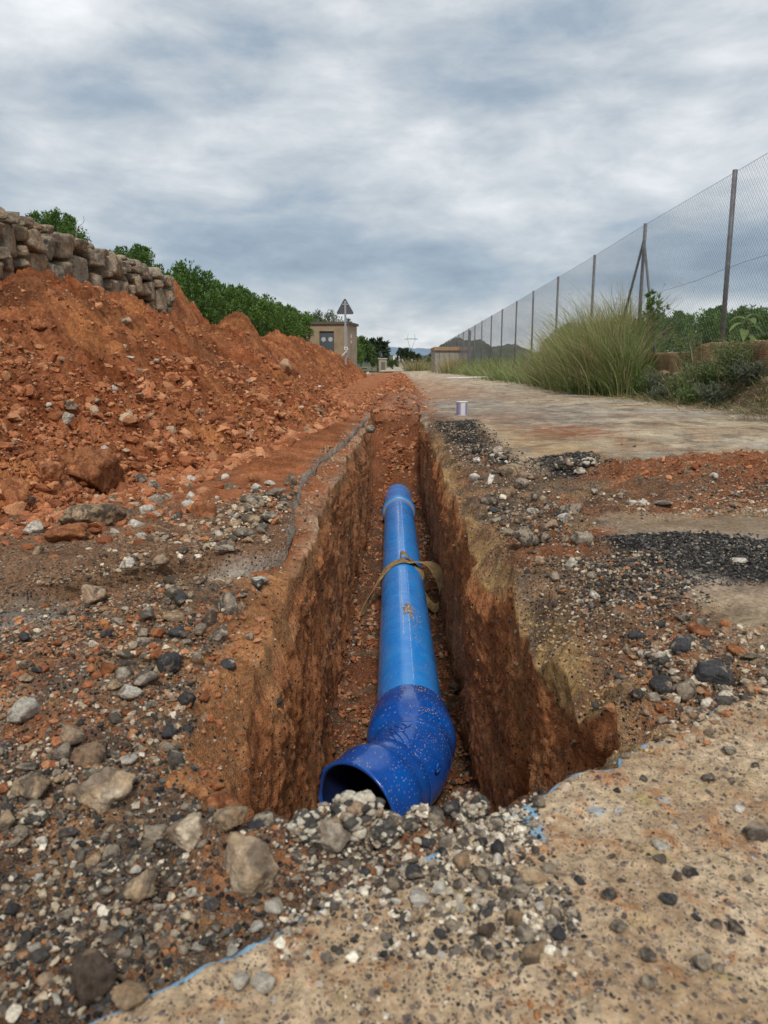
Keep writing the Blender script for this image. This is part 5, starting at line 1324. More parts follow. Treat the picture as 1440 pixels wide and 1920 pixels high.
def trunk_mesh(name, seed, h, rad, spreadr, nl=6, z0=-.3):
    r = np.random.default_rng(seed); mb = MB(); top = h*.38
    mb.tube([(0, 0, z0), (.02, .01, 0), (.03, -.02, top*.6), (0, 0, top)], [rad*1.3, rad*1.1, rad*.9, rad*.8], 8)
    for i in range(nl):
        a = i/nl*6.28+r.uniform(-.4, .4); e = np.array([math.cos(a)*spreadr*.75, math.sin(a)*spreadr*.75, h*r.uniform(.7, .95)])
        m_ = np.array([e[0]*.4, e[1]*.4, top+(e[2]-top)*.45]); mb.tube([(0, 0, top*.9), m_, e], [rad*.6, rad*.4, rad*.12], 6)
        for _ in range(2):
            f = m_+(e-m_)*.5; g = f+np.array([r.normal(0, .2)*spreadr, r.normal(0, .2)*spreadr, spreadr*.3]); mb.tube([f, g], [rad*.2, rad*.06], 5)
    V = np.vstack(mb.v); F = []
    if mb.q: F.append(np.vstack(mb.q))
    if mb.t: F.append(np.vstack(mb.t))
    return make_mesh(name, V, F, M_bark, smooth=True)
OT = [(crown_mesh('crown', 300+i, 1.45, 1.15, 120, 8500, .125, .058, M_orange, shoots=26), trunk_mesh('trunk', 310+i, 2.1, .07, 1.2)) for i in range(3)]
def place_tree(name, cm, tm, x, y, z, s, rz, label, cat, group, h=1.45):
    o = empty(name, (x, y, z), rz); o.scale = (s, s, s); tag(o, label, cat, group)
    c = link('crown', cm, o); c.location = (0, 0, h); link('trunk', tm, o); return o
def terr_z(x, y): return 1.25*(1-float(ss(30, 60, y)))+.35
r = np.random.default_rng(77)
ORD = ['nearest', 'second nearest', 'third', 'fourth', 'fifth', 'sixth', 'seventh', 'eighth', 'ninth', 'tenth', 'eleventh', 'twelfth', 'thirteenth']
rows = [(-4.9, 10.2, .24, 2.50), (-4.9, 11.6, .31, 2.80), (-4.85, 15.1, .35, 2.84), (-4.75, 17.9, .70, 2.80), (-4.7, 20.8, .70, 2.76), (-4.7, 23.8, .76, 2.90), (-4.7, 27.2, .78, 2.98), (-4.65, 30.7, .82, 3.02), (-4.6, 34.5, .88, 3.12), (-4.5, 38.5, .94, 3.15), (-4.4, 43, 1.0, 3.25), (-4.4, 48, 1.05, 3.35)]
for i, (x, y, s, top) in enumerate(rows):
    cm, tm = OT[i % 3]; z = top-2.72*s
    lab = ['orange tree with a bright leafy top showing over the stone wall at far left', 'orange tree whose shoots rise over the middle of the stone wall', 'orange tree rising just behind the far end of the stone wall'][i] if i < 3 else f'{ORD[i-3]} dark green orange tree beyond the end of the stone wall'
    place_tree('orange_tree', cm, tm, x, y, z, s, r.uniform(0, 6.28), lab, 'orange tree', 'orange trees along the terrace on the left')
# trees past the hut
far_t = [(-4.6, 62, 1.5, 'first orange tree past the concrete hut'), (-5.0, 72, 1.5, 'second orange tree past the concrete hut'), (-5.1, 84, 1.5, 'third orange tree past the concrete hut'), (-5.2, 100, 1.5, 'fourth orange tree past the concrete hut'), (-5.0, 120, 1.5, 'farthest orange tree in the row past the concrete hut')]
for i, (x, y, s, lab) in enumerate(far_t): place_tree('orange_tree', *OT[i % 3], x, y, -.2, s, i*1.3, lab, 'orange tree', 'orange trees past the hut')
# orchard behind the fence on the right
k = 0
for i, (x, y, s) in enumerate([(10.0, 17.2, .62), (11.2, 19.5, .66), (9.4, 20.5, .62), (12.4, 21.5, .72), (10.6, 24, .72), (9.9, 27.5, .74), (12.7, 26, .78), (11.4, 30, .8), (10.3, 33.5, .82), (8.6, 26, .6), (8.7, 31, .68), (9.2, 38, .8)]):
    place_tree('orange_tree', *OT[(i+1) % 3], x, y, .35, s, i*.9, f'{ORD[i]} dark green orchard tree seen through the wire fence on the right', 'orange tree', 'orchard trees behind the fence')
# broad leaved plant behind the fence
def big_leaf_plant(x, y, z, H, L, label):
    root = empty('loquat_plant', (x, y, z)); tag(root, label, 'plant'); r = np.random.default_rng(8)
    mb = MB(); mb.tube([(0, 0, -.3), (.02, 0, H*.5), (0, 0, H)], [.035, .028, .02], 8); mb.build('stem', M_bark, root, smooth=True)
    m = leaf_material('broad_leaf', (.09,.15,.035), (.20,.27,.07), .45)
    for i in range(13):
        a = i*2.4; up = .9-.09*i; mb = MB(); d = np.array([math.cos(a), math.sin(a), 0]); sd = np.array([-math.sin(a), math.cos(a), 0]); V = []
        for t in np.linspace(0, 1, 9):
            p_ = d*L*t*math.cos(up*.6)+np.array([0, 0, H-.03*i+L*(up*t-.95*t*t)]); w = .085*math.sin(math.pi*min(1, t*.93+.05))**.7
            V += [p_+sd*w+np.array([0, 0, .03]), p_, p_-sd*w+np.array([0, 0, .03])]
        mb.add(V, [[3*q, 3*q+1, 3*q+4, 3*q+3] for q in range(8)]+[[3*q+1, 3*q+2, 3*q+5, 3*q+4] for q in range(8)]); mb.build('leaf', m, root, smooth=True, col=np.full((27, 3), r.uniform(0, 1)))
big_leaf_plant(7.15, 15.2, .8, .72, .36, 'pale green broad leaved plant standing above the orchard trees behind the fence')
# small shrub by the leaning brace
sh = empty('shrub', (5.0, 14.2, .75)); tag(sh, 'thin dark leafed shrub beside the leaning fence strut', 'shrub')
c = link('crown', crown_mesh('crown', 401, .20, .42, 26, 420, .085, .035, M_orange, shoots=5), sh); c.location = (0, 0, .75)
mb = MB(); mb.tube([(0, 0, -.2), (.03, 0, .4), (0, 0, .9)], [.015, .012, .006], 6); mb.tube([(.02, 0, .3), (-.08, .03, .8)], [.008, .004], 5); mb.build('stem', M_bark, sh, smooth=True)

# tall grass
def blades(n, cx, cy, spreadx, spready, z, hmin, hmax, lean, w, seed, base_col, tip_col, segs=6, heads=.15, winds=(-.12, -.05)):
    r = np.random.default_rng(seed)
    bx = cx+r.normal(0, spreadx, n); by = cy+r.normal(0, spready, n); h = hmin+(hmax-hmin)*r.uniform(0, 1, n)**1.7; az = r.uniform(0, 6.28, n)
    out = r.uniform(.1, 1, n)**1.3*lean*h; dx = np.cos(az)*out+(bx-cx)*.7+winds[0]*h; dy = np.sin(az)*out+(by-cy)*.5+winds[1]*h
    bz = z(bx, by) if callable(z) else np.full(n, z); t = np.linspace(0, 1, segs+1)[None]
    X = bx[:, None]+dx[:, None]*t**1.9; Y = by[:, None]+dy[:, None]*t**1.9; droop = r.uniform(0, .35, n)[:, None]*h[:, None]*t**3.2; Z = bz[:, None]+h[:, None]*t-droop-.03
    wa = r.uniform(0, 3.14, n); ww = (w*r.uniform(.6, 1.3, n))[:, None]*(1-t)**.55+.0006; WX = np.cos(wa)[:, None]*ww; WY = np.sin(wa)[:, None]*ww
    A = np.stack([X-WX, Y-WY, Z], -1); B = np.stack([X+WX, Y+WY, Z], -1); V = np.stack([A, B], 2).reshape(-1, 3)
    m = (segs+1)*2; b = (np.arange(n)*m)[:, None, None]; i = (np.arange(segs)*2)[None, :, None]
    F = (b+i+np.array([0, 1, 3, 2])[None, None]).reshape(-1, 4)
    tone = r.uniform(0, 1, (n, 1)); straw = (r.uniform(0, 1, (n, 1)) < .22)*1.0
    bc, tc_ = np.array(base_col), np.array(tip_col); tt = t[..., None]
    cc = bc*(1-tt)+tc_*tt; cc = cc*(.6+.8*tone[..., None]); st = np.array([.50,.41,.22])*(.7+.5*tone[..., None]); cc = cc*(1-straw[..., None])+st*straw[..., None]
    Cc = np.repeat(cc[:, :, None], 2, 2).reshape(-1, 3)
    tips = np.stack([X[:, -1], Y[:, -1], Z[:, -1]], -1)[r.uniform(0, 1, n) < heads]
    return V, F, Cc, tips
def grass_material():
    m, nt, p = mat('tall_grass_blade'); a = NN(nt, 'ShaderNodeAttribute', _attribute_name='Col'); nt.links.new(a.outputs['Color'], p.inputs['Base Color']); p.inputs['Roughness'].default_value = .6; p.inputs['Specular IOR Level'].default_value = .25
    t = nt.nodes.new('ShaderNodeBsdfTranslucent'); nt.links.new(a.outputs['Color'], t.inputs[0]); mx = nt.nodes.new('ShaderNodeMixShader'); mx.inputs[0].default_value = .3
    nt.links.new(p.outputs[0], mx.inputs[1]); nt.links.new(t.outputs[0], mx.inputs[2]); nt.links.new(mx.outputs[0], nt.nodes['Material Output'].inputs[0]); return m
M_grass = grass_material()
def heads_mesh(tips, seed, size=.10):
    """feathery flower heads: short drooping hairs with small seeds"""
    r = np.random.default_rng(seed); n = len(tips); k = 7
    T = np.repeat(tips, k, 0)+np.stack([r.normal(0, .012, n*k), r.normal(0, .012, n*k), -r.uniform(0, size*1.3, n*k)], -1)
    V, F = leaves(T, np.stack([r.normal(0, .5, n*k), r.normal(0, .5, n*k), r.uniform(-.2, 1, n*k)], -1), .045, .007, r); return V, F, np.repeat(np.array([.36,.25,.19])*r.uniform(.7, 1.3, (n*k, 1)), 5, 0)
def grass_object(name, specs, label, cat, kind=None, group=None):
    Vs, Fq, Ft, Cs, o = [], [], [], [], 0
    for i, s in enumerate(specs):
        V, F, Cc, tips = blades(**s); Vs.append(V); Fq.append(F+o); Cs.append(Cc); o += len(V)
        if len(tips):
            V, F, Cc = heads_mesh(tips, i); Vs.append(V); Ft.append(F+o); Cs.append(Cc); o += len(V)
    fs = [np.vstack(Fq)]+([np.vstack(Ft)] if Ft else [])
    return tag(link(name, make_mesh(name, np.vstack(Vs), fs, M_grass, np.vstack(Cs), False)), label, cat, group, kind)
GZ = lambda x, y: ground_h(x, y, False)
r = np.random.default_rng(61); TUS = []
def vx(y): return .0245*(y-11)
tus = [(4.12, 13.2, .22, 1.30, 900), (4.0, 14.0, .28, 1.45, 1100), (4.4, 14.3, .26, 1.7, 900), (4.0, 14.6, .36, 1.6, 1200), (4.5, 15.0, .34, 1.85, 1000), (4.05, 16.0, .36, 1.7, 1100), (4.6, 16.6, .34, 1.9, 900), (4.1, 17.5, .36, 1.6, 1000), (4.6, 18.6, .36, 1.75, 900), (4.1, 19.4, .36, 1.3, 900), (4.5, 21, .4, 1.35, 900)]
greens = [((.06,.12,.03), (.24,.32,.10)), ((.08,.13,.035), (.38,.36,.16)), ((.065,.13,.03), (.27,.33,.11))]
names = ['bushy green grass tussock at the near end of the tall grass', 'second grass tussock from the near end, leaning over the road edge', 'tall straw topped grass tussock in front of the leaning struts', 'wide olive grass tussock spilling on to the road edge', 'tallest grass tussock reaching half way up the wire fence', 'olive grass tussock behind the one that spills on the road', 'very tall straw tipped tussock against the fence', 'grass tussock in the middle of the far half of the clump', 'tall pale tussock close to the fence in the far half', 'lower grass tussock near the far end of the tall grass', 'last green tussock at the far end of the tall grass']
for i, (x, y, sp, h, n) in enumerate(tus):
    b, t = greens[i % 3]
    grass_object('grass_tussock', [dict(n=int(n*1.5), cx=x+vx(y), cy=y, spreadx=sp*.55, spready=sp, z=GZ, hmin=.35*h, hmax=h*1.12, lean=.72, w=.005, seed=500+i, base_col=b, tip_col=t, heads=.10),
                                   dict(n=int(n*.5), cx=x+vx(y), cy=y, spreadx=sp*.7, spready=sp*1.1, z=GZ, hmin=.25, hmax=.7, lean=.7, w=.006, seed=600+i, base_col=b, tip_col=(.20,.29,.08), heads=0)], names[i], 'grass tussock', None, 'tall grass along the fence')
low = []
for i in range(60):
    y = 22+i*.62; low.append(dict(n=230, cx=r.uniform(3.9, 4.9)+vx(y), cy=y, spreadx=.3, spready=.4, z=GZ, hmin=.25, hmax=r.uniform(.5, .95), lean=.5, w=.008, seed=700+i, base_col=(.08,.14,.035), tip_col=(.24,.31,.11), segs=4, heads=0))
for i in range(26):
    y = 7.6+.2*i; low.append(dict(n=90, cx=r.uniform(4.15, 4.75)+vx(y), cy=y, spreadx=.16, spready=.2, z=GZ, hmin=.06, hmax=r.uniform(.14, .30), lean=.9, w=.005, seed=760+i, base_col=(.06,.10,.03), tip_col=(.20,.24,.09), segs=4, heads=0))
grass_object('verge_weeds', low, 'low green weeds along the foot of the fence and the brick wall', 'weeds', 'stuff')
specs = [dict(n=420, cx=4.05+vx(52)+r.normal(0, .35), cy=49+2.2*i, spreadx=.45, spready=.7, z=.15, hmin=.5, hmax=1.5, lean=.5, w=.012, seed=800+i, base_col=(.12,.12,.04), tip_col=(.42,.33,.15), segs=4, heads=0) for i in range(3)]
grass_object('grass_tussock', specs, 'golden dry grass clump in front of the low concrete enclosure', 'grass tussock')
specs = [dict(n=420, cx=3.2+.6*i, cy=78+3*i, spreadx=.6, spready=.8, z=.05, hmin=.5, hmax=1.7, lean=.5, w=.016, seed=820+i, base_col=(.08,.10,.03), tip_col=(.33,.29,.12), segs=4, heads=0) for i in range(3)]
grass_object('grass_tussock', specs, 'yellow green grass clump where the road fades out, left of the enclosure', 'grass tussock')
# dry grass litter on the verge
specs = [dict(n=90, cx=3.95+.05*(i % 5)+vx(y_), cy=y_, spreadx=.25, spready=.3, z=GZ, hmin=.03, hmax=.16, lean=2.6, w=.004, seed=840+i, base_col=(.16,.12,.06), tip_col=(.34,.26,.15), segs=3, heads=0) for i, y_ in enumerate(np.arange(7.2, 24, .38))]
grass_object('dry_litter', specs, 'dry stalks and straw lying along the edge of the road', 'dry litter', 'stuff')

def weed(name, x, y, rad, h, nl, nst, label, m=M_scrub, flowers=0, L=.05, seed=1, grp=None):
    r = np.random.default_rng(seed); z = float(GZ(np.array([x]), np.array([y]))[0]); root = empty(name, (x, y, z)); tag(root, label, 'weed', grp); mb = MB(); tips = []
    for i in range(nst):
        a = r.uniform(0, 6.28); q = r.uniform(.2, 1)*rad; e = np.array([math.cos(a)*q, math.sin(a)*q, h*r.uniform(.55, 1)]); mb.tube([(0, 0, -.05), e*np.array([.35, .35, .5]), e], [.005, .004, .002], 4, False); tips.append(e)
    mb.build('stems', plain('weed_stem', (.14,.13,.06), .8), root)
    tips = np.array(tips); k = r.integers(nst, size=nl); t = r.uniform(.15, 1, nl)[:, None]; c = tips[k]*np.hstack([t**1.3, t**1.3, t])+r.normal(0, .035, (nl, 3)); c[:, 2] = np.abs(c[:, 2])
    V, F = leaves(c, r.normal(size=(nl, 3))+np.array([0, 0, .5]), L, L*.34, r); link('foliage', make_mesh('foliage', V, F, m, np.repeat(r.uniform(0, 1, (nl, 1)), 5, 0)*np.ones((1, 3)), False), root)
    if flowers:
        mf = MB()
        for i in range(flowers):
            e = tips[i % nst]*1.02
            for j in range(9):
                a = j*.698; mf.add([e, e+np.array([.022*math.cos(a-.28), .022*math.sin(a-.28), .008]), e+np.array([.028*math.cos(a), .028*math.sin(a), .006]), e+np.array([.022*math.cos(a+.28), .022*math.sin(a+.28), .008])], [[0, 1, 2, 3]])
        mf.build('yellow_flowers', plain('yellow_petal', (.65,.45,.02), .6), root)
    return root
weed('weed', 4.5, 9.75, .34, .66, 2600, 42, 'bushy dark green weed at the right edge in front of the brick wall', seed=2, L=.045)
weed('weed', 4.3, 10.9, .36, .36, 1600, 34, 'low spreading green weed with a yellow flower below the brick wall', flowers=3, seed=3)
weed('weed', 4.6, 11.6, .26, .72, 500, 26, 'leggy yellow flowered weed between the tall grass and the brick wall', flowers=9, seed=4)
weed('weed', 4.2, 9.6, .3, .30, 1200, 26, 'small grey green weed near the road in front of the bushy dark one', M_olive, seed=5)
weed('weed', 4.85, 8.9, .3, .6, 2200, 36, 'dark weed cut by the right edge of the picture', seed=6)
weed('weed', 4.5, 10.4, .35, .36, 1500, 28, 'dense low weed between the bushy dark one and the spreading one', seed=7)
weed('weed', 4.3, 11.9, .22, .45, 700, 20, 'thin weed at the foot of the near grass tussock with a pale stalk', M_olive, flowers=1, seed=8)
weed('weed', 4.5, 9.3, 0.35, 0.3, 1600, 28, 'leafy weed between the bushy dark one and the right picture edge', M_olive, seed=20)
weed('weed', 4.15, 10.2, 0.3, 0.24, 1000, 28, 'low weed at the road edge right of the spreading one', M_scrub, seed=21)
weed('weed', 4.6, 10.9, 0.3, 0.28, 1500, 28, 'upright weed close to the bricks behind the spreading one', M_olive, seed=22)
weed('weed', 4.35, 12.4, 0.25, 0.34, 1500, 28, 'green weed directly right of the near grass tussock', M_scrub, seed=23)
weed('weed', 4.15, 11.4, 0.25, 0.2, 700, 28, 'creeping weed on the road edge below the leggy flowered one', M_olive, seed=24)
dg = grass_object('grass_tussock', [dict(n=300, cx=4.45, cy=10.75, spreadx=.12, spready=.2, z=GZ, hmin=.3, hmax=.75, lean=.5, w=.004, seed=880, base_col=(.07,.11,.03), tip_col=(.26,.25,.11), heads=.05)], 'thin grass tuft growing among the weeds below the brick wall', 'grass tussock')

# ------------------------------------------------------------------ brick retaining wall and fence
def brick_material():
    m, nt, p = mat('weathered_hollow_brick'); P = geo(nt); mp = NN(nt, 'ShaderNodeMapping'); mp.inputs['Rotation'].default_value = (0, math.radians(90), math.radians(90)); nt.links.new(P, mp.inputs[0])
    sp = nt.nodes.new('ShaderNodeSeparateXYZ'); nt.links.new(P, sp.inputs[0]); cb = nt.nodes.new('ShaderNodeCombineXYZ'); nt.links.new(sp.outputs[1], cb.inputs[0]); nt.links.new(sp.outputs[2], cb.inputs[1])
    b = NN(nt, 'ShaderNodeTexBrick', Scale=1.0); b.inputs['Brick Width'].default_value = .5; b.inputs['Row Height'].default_value = .17; b.inputs['Mortar Size'].default_value = .010
    b.inputs['Color1'].default_value = (.36,.15,.075,1); b.inputs['Color2'].default_value = (.42,.22,.11,1); b.inputs['Mortar'].default_value = (.30,.22,.15,1); nt.links.new(cb.outputs[0], b.inputs['Vector'])
    groove = mathn(nt, 'SINE', mathn(nt, 'MULTIPLY', sp.outputs[2], 300.0)); n1 = noise_node(nt, P, 3.2, 6, .65, .6); n2 = noise_node(nt, P, 30, 5, .7)
    c = mix(nt, mrange(nt, n1, .42, .52), b.outputs['Color'], mix(nt, n2, (.34,.22,.11), (.50,.34,.18))); c = mix(nt, mathn(nt, 'MULTIPLY', mrange(nt, noise_node(nt, P, 5, 6, .7, 1.), .60, .68), .7), c, (.10,.075,.05))
    c = mix(nt, 1.0, c, mix(nt, mrange(nt, n2, .3, .7), (.65,.65,.65), (1.3,1.3,1.3)), 'MULTIPLY'); nt.links.new(c, p.inputs['Base Color']); p.inputs['Roughness'].default_value = .9
    h = mathn(nt, 'ADD', mathn(nt, 'MULTIPLY', groove, .25), n2); nt.links.new(bump(nt, h, .8, .012), p.inputs['Normal']); return m
def FX(y): return 4.63+.0245*y
def brick_wall():
    ys = np.arange(5.0, 26, .05)[:, None]; s = np.linspace(0, 1, 14)[None]
    top = .965+.02*vnoise(ys*1.3, 0.5, 0.0, 160)+.012*vnoise(ys*8, .5, 0.0, 161)-.10*ss(11.5, 12.0, ys)-.03*ss(9.2, 9.5, ys); low = .10
    Z = low+(top-low)*s; X = FX(ys)-.12+.012*fbm(ys*3, Z*3, 0.0, 3, 162)+0*Z; Y = ys+0*Z
    rib = .006*np.sin(Z*60); X = X+rib
    Xt = np.hstack([X, X[:, -1:]+.02, X[:, -1:]+.30, X[:, -1:]+.30]); Zt = np.hstack([Z, Z[:, -1:]+.006, Z[:, -1:]+.0, Z[:, :1]]); Yt = np.hstack([Y, Y[:, :3]])
    V = np.stack([Xt, Yt, Zt], -1).reshape(-1, 3)-np.array([FX(10), 10, .1])
    root = empty('brick_wall', (FX(10), 10, .1)); tag(root, 'low weathered orange brick and rubble retaining wall under the wire fence', 'brick wall'); link('brickwork', make_mesh('brickwork', V, grid_faces(*Xt.shape), brick_material(), None, True), root)
    r = np.random.default_rng(5); Vs, Fs, Cs, off = [], [], [], 0
    for i in range(30):
        y = 7.2+i*.19+r.normal(0, .05); Vv, F = rock_shape(3100+i, 3, 12, 12, .05, .06); sz = np.array([r.uniform(.06, .12), r.uniform(.08, .2), r.uniform(.05, .12)]); Vv = Vv*sz+np.array([FX(y)-.22+r.normal(0, .03)-FX(10), y-10, r.uniform(.34, .50)-.1])
        Vs.append(Vv); Fs.append(F+off); off += len(Vv); Cs.append(np.tile(np.array([(.36,.24,.13), (.32,.25,.18), (.40,.27,.15)][r.integers(3)]), (len(Vv), 1)))
    o = link('footing_stones', make_mesh('footing_stones', np.vstack(Vs), np.vstack(Fs), M_wallstone, np.vstack(Cs), True), root)
brick_wall()
M_galv = plain('weathered_steel', (.17,.165,.165), .55, .35, var=.3, scale=12)
M_mesh = plain('fence_wire', (.20,.20,.21), .55, .3, var=.15)
PY = [7.0, 11.1, 15.1, 18.9, 23.2, 27.4, 31.5, 35.9, 40.2, 44.8, 49.4, 54, 58.6, 63.2, 68, 73, 78, 83]
def fz(y): return float(np.interp(y, [5, 11.1, 12, 26, 40, 90], [1.0, .96, .84, .62, .40, .25]))
def ft(y): return float(np.interp(y, [5, 11.1, 15.1, 18.9, 31.5, 90], [3.30, 3.27, 3.27, 3.22, 3.18, 3.10]))
froot = empty('wire_fence', (FX(11.1), 11.1, .9)); FO = np.array([FX(11.1), 11.1, .9])
tag(froot, 'tall chain link fence with grey steel posts running along the right side of the road', 'fence')
for i, y in enumerate(PY):
    mb = MB(); w = .034; lean = [0, -.02, .01, 0][i % 4]
    b = np.array([FX(y), y, fz(y)-.5]); t = np.array([FX(y)+lean, y, ft(y)+.02]); mb.tube([b-FO, t-FO], [w, w], 12); mb.build('post', M_galv, froot, smooth=True)
for (y, dy, dx) in ((15.1, -1.15, .10), (15.1, 1.3, -.05), (49.4, -1.3, 0)):
    mb = MB(); mb.tube([np.array([FX(y), y, ft(y)-.28])-FO, np.array([FX(y+dy)+dx-.08, y+dy, fz(y)-.15])-FO], [.026, .026], 10); mb.build('strut', M_galv, froot, smooth=True)
mb = MB()
gap = .082; y0 = 5.0
for fam in (1, -1):
    y = y0-3
    while y < 84:
        # one wire: rises at 45 degrees along the fence
        za, zb = fz(min(max(y, 5), 90))+.02, ft(min(max(y, 5), 90)); ya, yb = (y, y+(zb-za)) if fam > 0 else (y+(zb-za), y)
        lo_, hi_ = max(min(ya, yb), y0), 84
        def pt(yy): k = (yy-ya)/(yb-ya); return np.array([FX(yy)+(.0015*fam), yy, za+(zb-za)*k])
        a_, b_ = max(min(ya, yb), y0), min(max(ya, yb), 84)
        if b_-a_ > .05:
            P_ = [pt(a_+(b_-a_)*k)+np.array([0, 0, 0]) for k in (0, 1)]; mb.tube([q-FO for q in P_], [.0013, .0013], 4, False)
        y += gap if y < 40 else gap*1.0
mb.build('netting', M_mesh, froot)
for k, zf in enumerate((lambda y: ft(y)-.005, lambda y: (ft(y)+fz(y))/2-.12, lambda y: fz(y)+.05)):
    mb = MB(); mb.tube([np.array([FX(y)-.004, y, zf(y)])-FO for y in np.arange(5, 84, .8)], .0026, 5, False); mb.build('line_wire', M_mesh, froot)
# slender gate post by the enclosure
mb = MB(); mb.tube([(0, 0, 0), (0, 0, 2.3)], .06, 8); o = mb.build('steel_post', M_galv); o.location = (4.6, 41, .15); tag(o, 'pale steel post standing alone at the road edge near the enclosure', 'post')

# ------------------------------------------------------------------ road sign
zs = float(surface_h(np.array([-1.62]), np.array([32.]))[0]); 
srt = empty('road_sign', (-1.62, 32, zs)); tag(srt, 'triangular road sign on a grey post seen from behind, beside the concrete hut', 'road sign')
Ht = CAMZ+120/FPX*32*.99-zs
M_plate = plain('sign_back_grey', (.085,.09,.10), .5, .2, var=.15); M_post = plain('sign_post_grey', (.30,.31,.33), .5, .3, var=.15)
mb = MB(); mb.box((.012, .03, (Ht-.10)/2-.25), (.085, .045, Ht-.10+.5)); mb.build('post', M_post, srt, bevel=.006)
tri = []; Lh = .68; cen_z = Ht-.36
for i in range(3):
    a = math.pi/2+i*2*math.pi/3; c_ = np.array([math.cos(a), math.sin(a)])*(Lh/math.sqrt(3)-.05)*1.0
    for q in np.linspace(-1.05, 1.05, 7): tri.append((c_[0]+.055*math.cos(a+q), c_[1]*1.0+.055*math.sin(a+q)))
tri = np.array(tri); zoff = Ht-tri[:, 1].max(); n = len(tri)
V = [(x, 0, z+zoff) for x, z in tri]+[(x, .02, z+zoff) for x, z in tri]
bmx = bmesh.new(); vs = [bmx.verts.new(v) for v in V]; bmx.faces.new(vs[:n]); bmx.faces.new(vs[n:][::-1])
for i in range(n): bmx.faces.new((vs[i], vs[n+i], vs[n+(i+1) % n], vs[(i+1) % n]))
bmesh.ops.recalc_face_normals(bmx, faces=bmx.faces); me = bpy.data.meshes.new('plate'); bmx.to_mesh(me); bmx.free(); me.materials.append(M_plate)
pl = link('plate', me, srt); pl.location = (0, .06, 0)
mb = MB(); mb.box((.012, .045, Ht-.23), (.24, .03, .06)); mb.build('bracket', M_post, srt)
# the post stands on the camera side of the plate's back
hook = []
for a in np.linspace(-.6, 3.6, 12): hook.append((.02+.09*math.cos(a), 0, .62+.09*math.sin(a)))
hook += [(-.10, -.02, .42), (-.16, -.04, .32)]
hk = MB(); hk.tube([(.10, 0, .57), (.105, 0, .62), (.07, 0, .70), (.0, 0, .71), (-.04, 0, .66), (-.01, 0, .60), (.05, 0, .58), (.02, -.02, .50), (-.09, -.02, .40), (-.17, -.04, .30)], .022, 8)
o = hk.build('bent_white_bar', plain('white_plastic', (.7,.68,.65), .5, var=.08), smooth=True); o.location = (-1.62, 31.9, zs); tag(o, 'bent white plastic bar hooked round the foot of the road sign post', 'bar')

# ------------------------------------------------------------------ concrete hut
def hut():
    ang = math.radians(-9.5); root = empty('concrete_hut', (-1.75, 36.5, .3), ang); tag(root, 'small flat roofed concrete hut with a grey metal door behind the road sign', 'hut')
    mw = plain('hut_render', (.30,.225,.14), .9, var=.22, scale=2.2, bumpd=.01); ms = plain('hut_side_render', (.34,.28,.20), .9, var=.25, scale=2.0, bumpd=.01)
    w, dd, h = 2.12, 2.3, 2.25
    mb = MB(); mb.box((-.42, .08, h/2), (.46, .16, h)); mb.box((-1.745, .08, h/2), (.75, .16, h)); mb.box((-1.01, .08, h-.16), (.72, .16, .32)); mb.box((-w+.08, dd/2+.1, h/2), (.16, dd-.1, h)); mb.box((-w/2, dd-.06, h/2), (w-.32, .16, h)); mb.build('front_wall', mw, root)
    mb = MB(); mb.box((-.09, dd/2, h/2), (.18, dd, h+.002)); mb.build('side_wall', ms, root)
    mb = MB(); mb.box((-w/2, dd/2, h+.06), (w+.16, dd+.16, .12)); mb.build('roof', plain('hut_roof', (.11,.09,.075), .9), root)
    mb = MB(); mb.box((-1.01, .10, (h-.32)/2), (.71, .05, h-.34)); d = mb.build('door', plain('hut_door', (.10,.115,.13), .5, .3, var=.2), root)
    mb = MB()
    for x in (-1.18, -.84): mb.tube([(x, .07, 1.55), (x, .074, 1.55)], .11, 14)
    mb.build('vent', plain('hut_vent_pale', (.42,.44,.46), .6, var=.2), d)
    mb = MB(); mb.box((.006, .9, 1.72), (.02, .16, .16)); mb.box((.006, .88, 1.45), (.02, .14, .14)); mb.build('wall_plate', plain('white_plate', (.62,.6,.56), .5, var=.05), root)
hut()
place_tree('olive_tree', crown_mesh('crown', 420, 1.5, .7, 40, 1500, .16, .05, M_olive, shoots=14), OT[1][1], -3.4, 44, .4, 1.0, 0, 'grey green tree whose top shows above the roof of the hut', 'tree', None, h=2.3)
# broken piece of concrete wall in the heap
V, F = rock_shape(55, 4, 8, 24, .01); X_, Y_, _z = hit(536, 700)
mb = MB(); o = link('concrete_block', make_mesh('concrete_block', V*np.array([.10, .40, .22])*1.0, F, plain('stained_concrete', (.42,.27,.15), .9, var=.25, scale=6, bumpd=.01))); o.location = (X_-.02, Y_+.15, float(surface_h(np.array([X_]), np.array([Y_]))[0])+.06); o.rotation_euler = (0, -.1, .18)
tag(o, 'pale end of a broken concrete wall sticking out of the red heap', 'concrete block')
for (px, py, w, h, kd, lab) in ((690, 694, 13, 11, 'pale', 'pale boulder at the foot of the heap below the road sign'), (701, 697, 9, 5, 'dark', 'dark flat stone right of the pale boulder below the road sign'), (598, 724, 12, 6, 'pale', 'white stone in the red earth between the trench and the hut'), (597, 768, 26, 9, 'dark', 'crumpled black plastic scrap on the earth left of the trench'), (1168, 832, 10, 8, 'brown', 'single brown stone on the bare road right of the trench'), (1190, 836, 9, 6, 'brown', 'smaller brown stone right of the single brown stone on the road'), (694, 803, 22, 18, 'dark', 'dark stone at the top of the trench end slope'), (657, 757, 20, 10, 'tan', 'pale tan stone by the left corner of the trench end')):
    X, Y, zc = hit(px, py+h*.4); s = zc/FPX; place_stone(X, Y, w*s, h*s, w*s*.7, kd, lab, 'stone' if 'scrap' not in lab else 'plastic scrap', 'stone' if 'scrap' not in lab else 'plastic_scrap', seed=px, lumpy=.3 if 'scrap' in lab else 0)

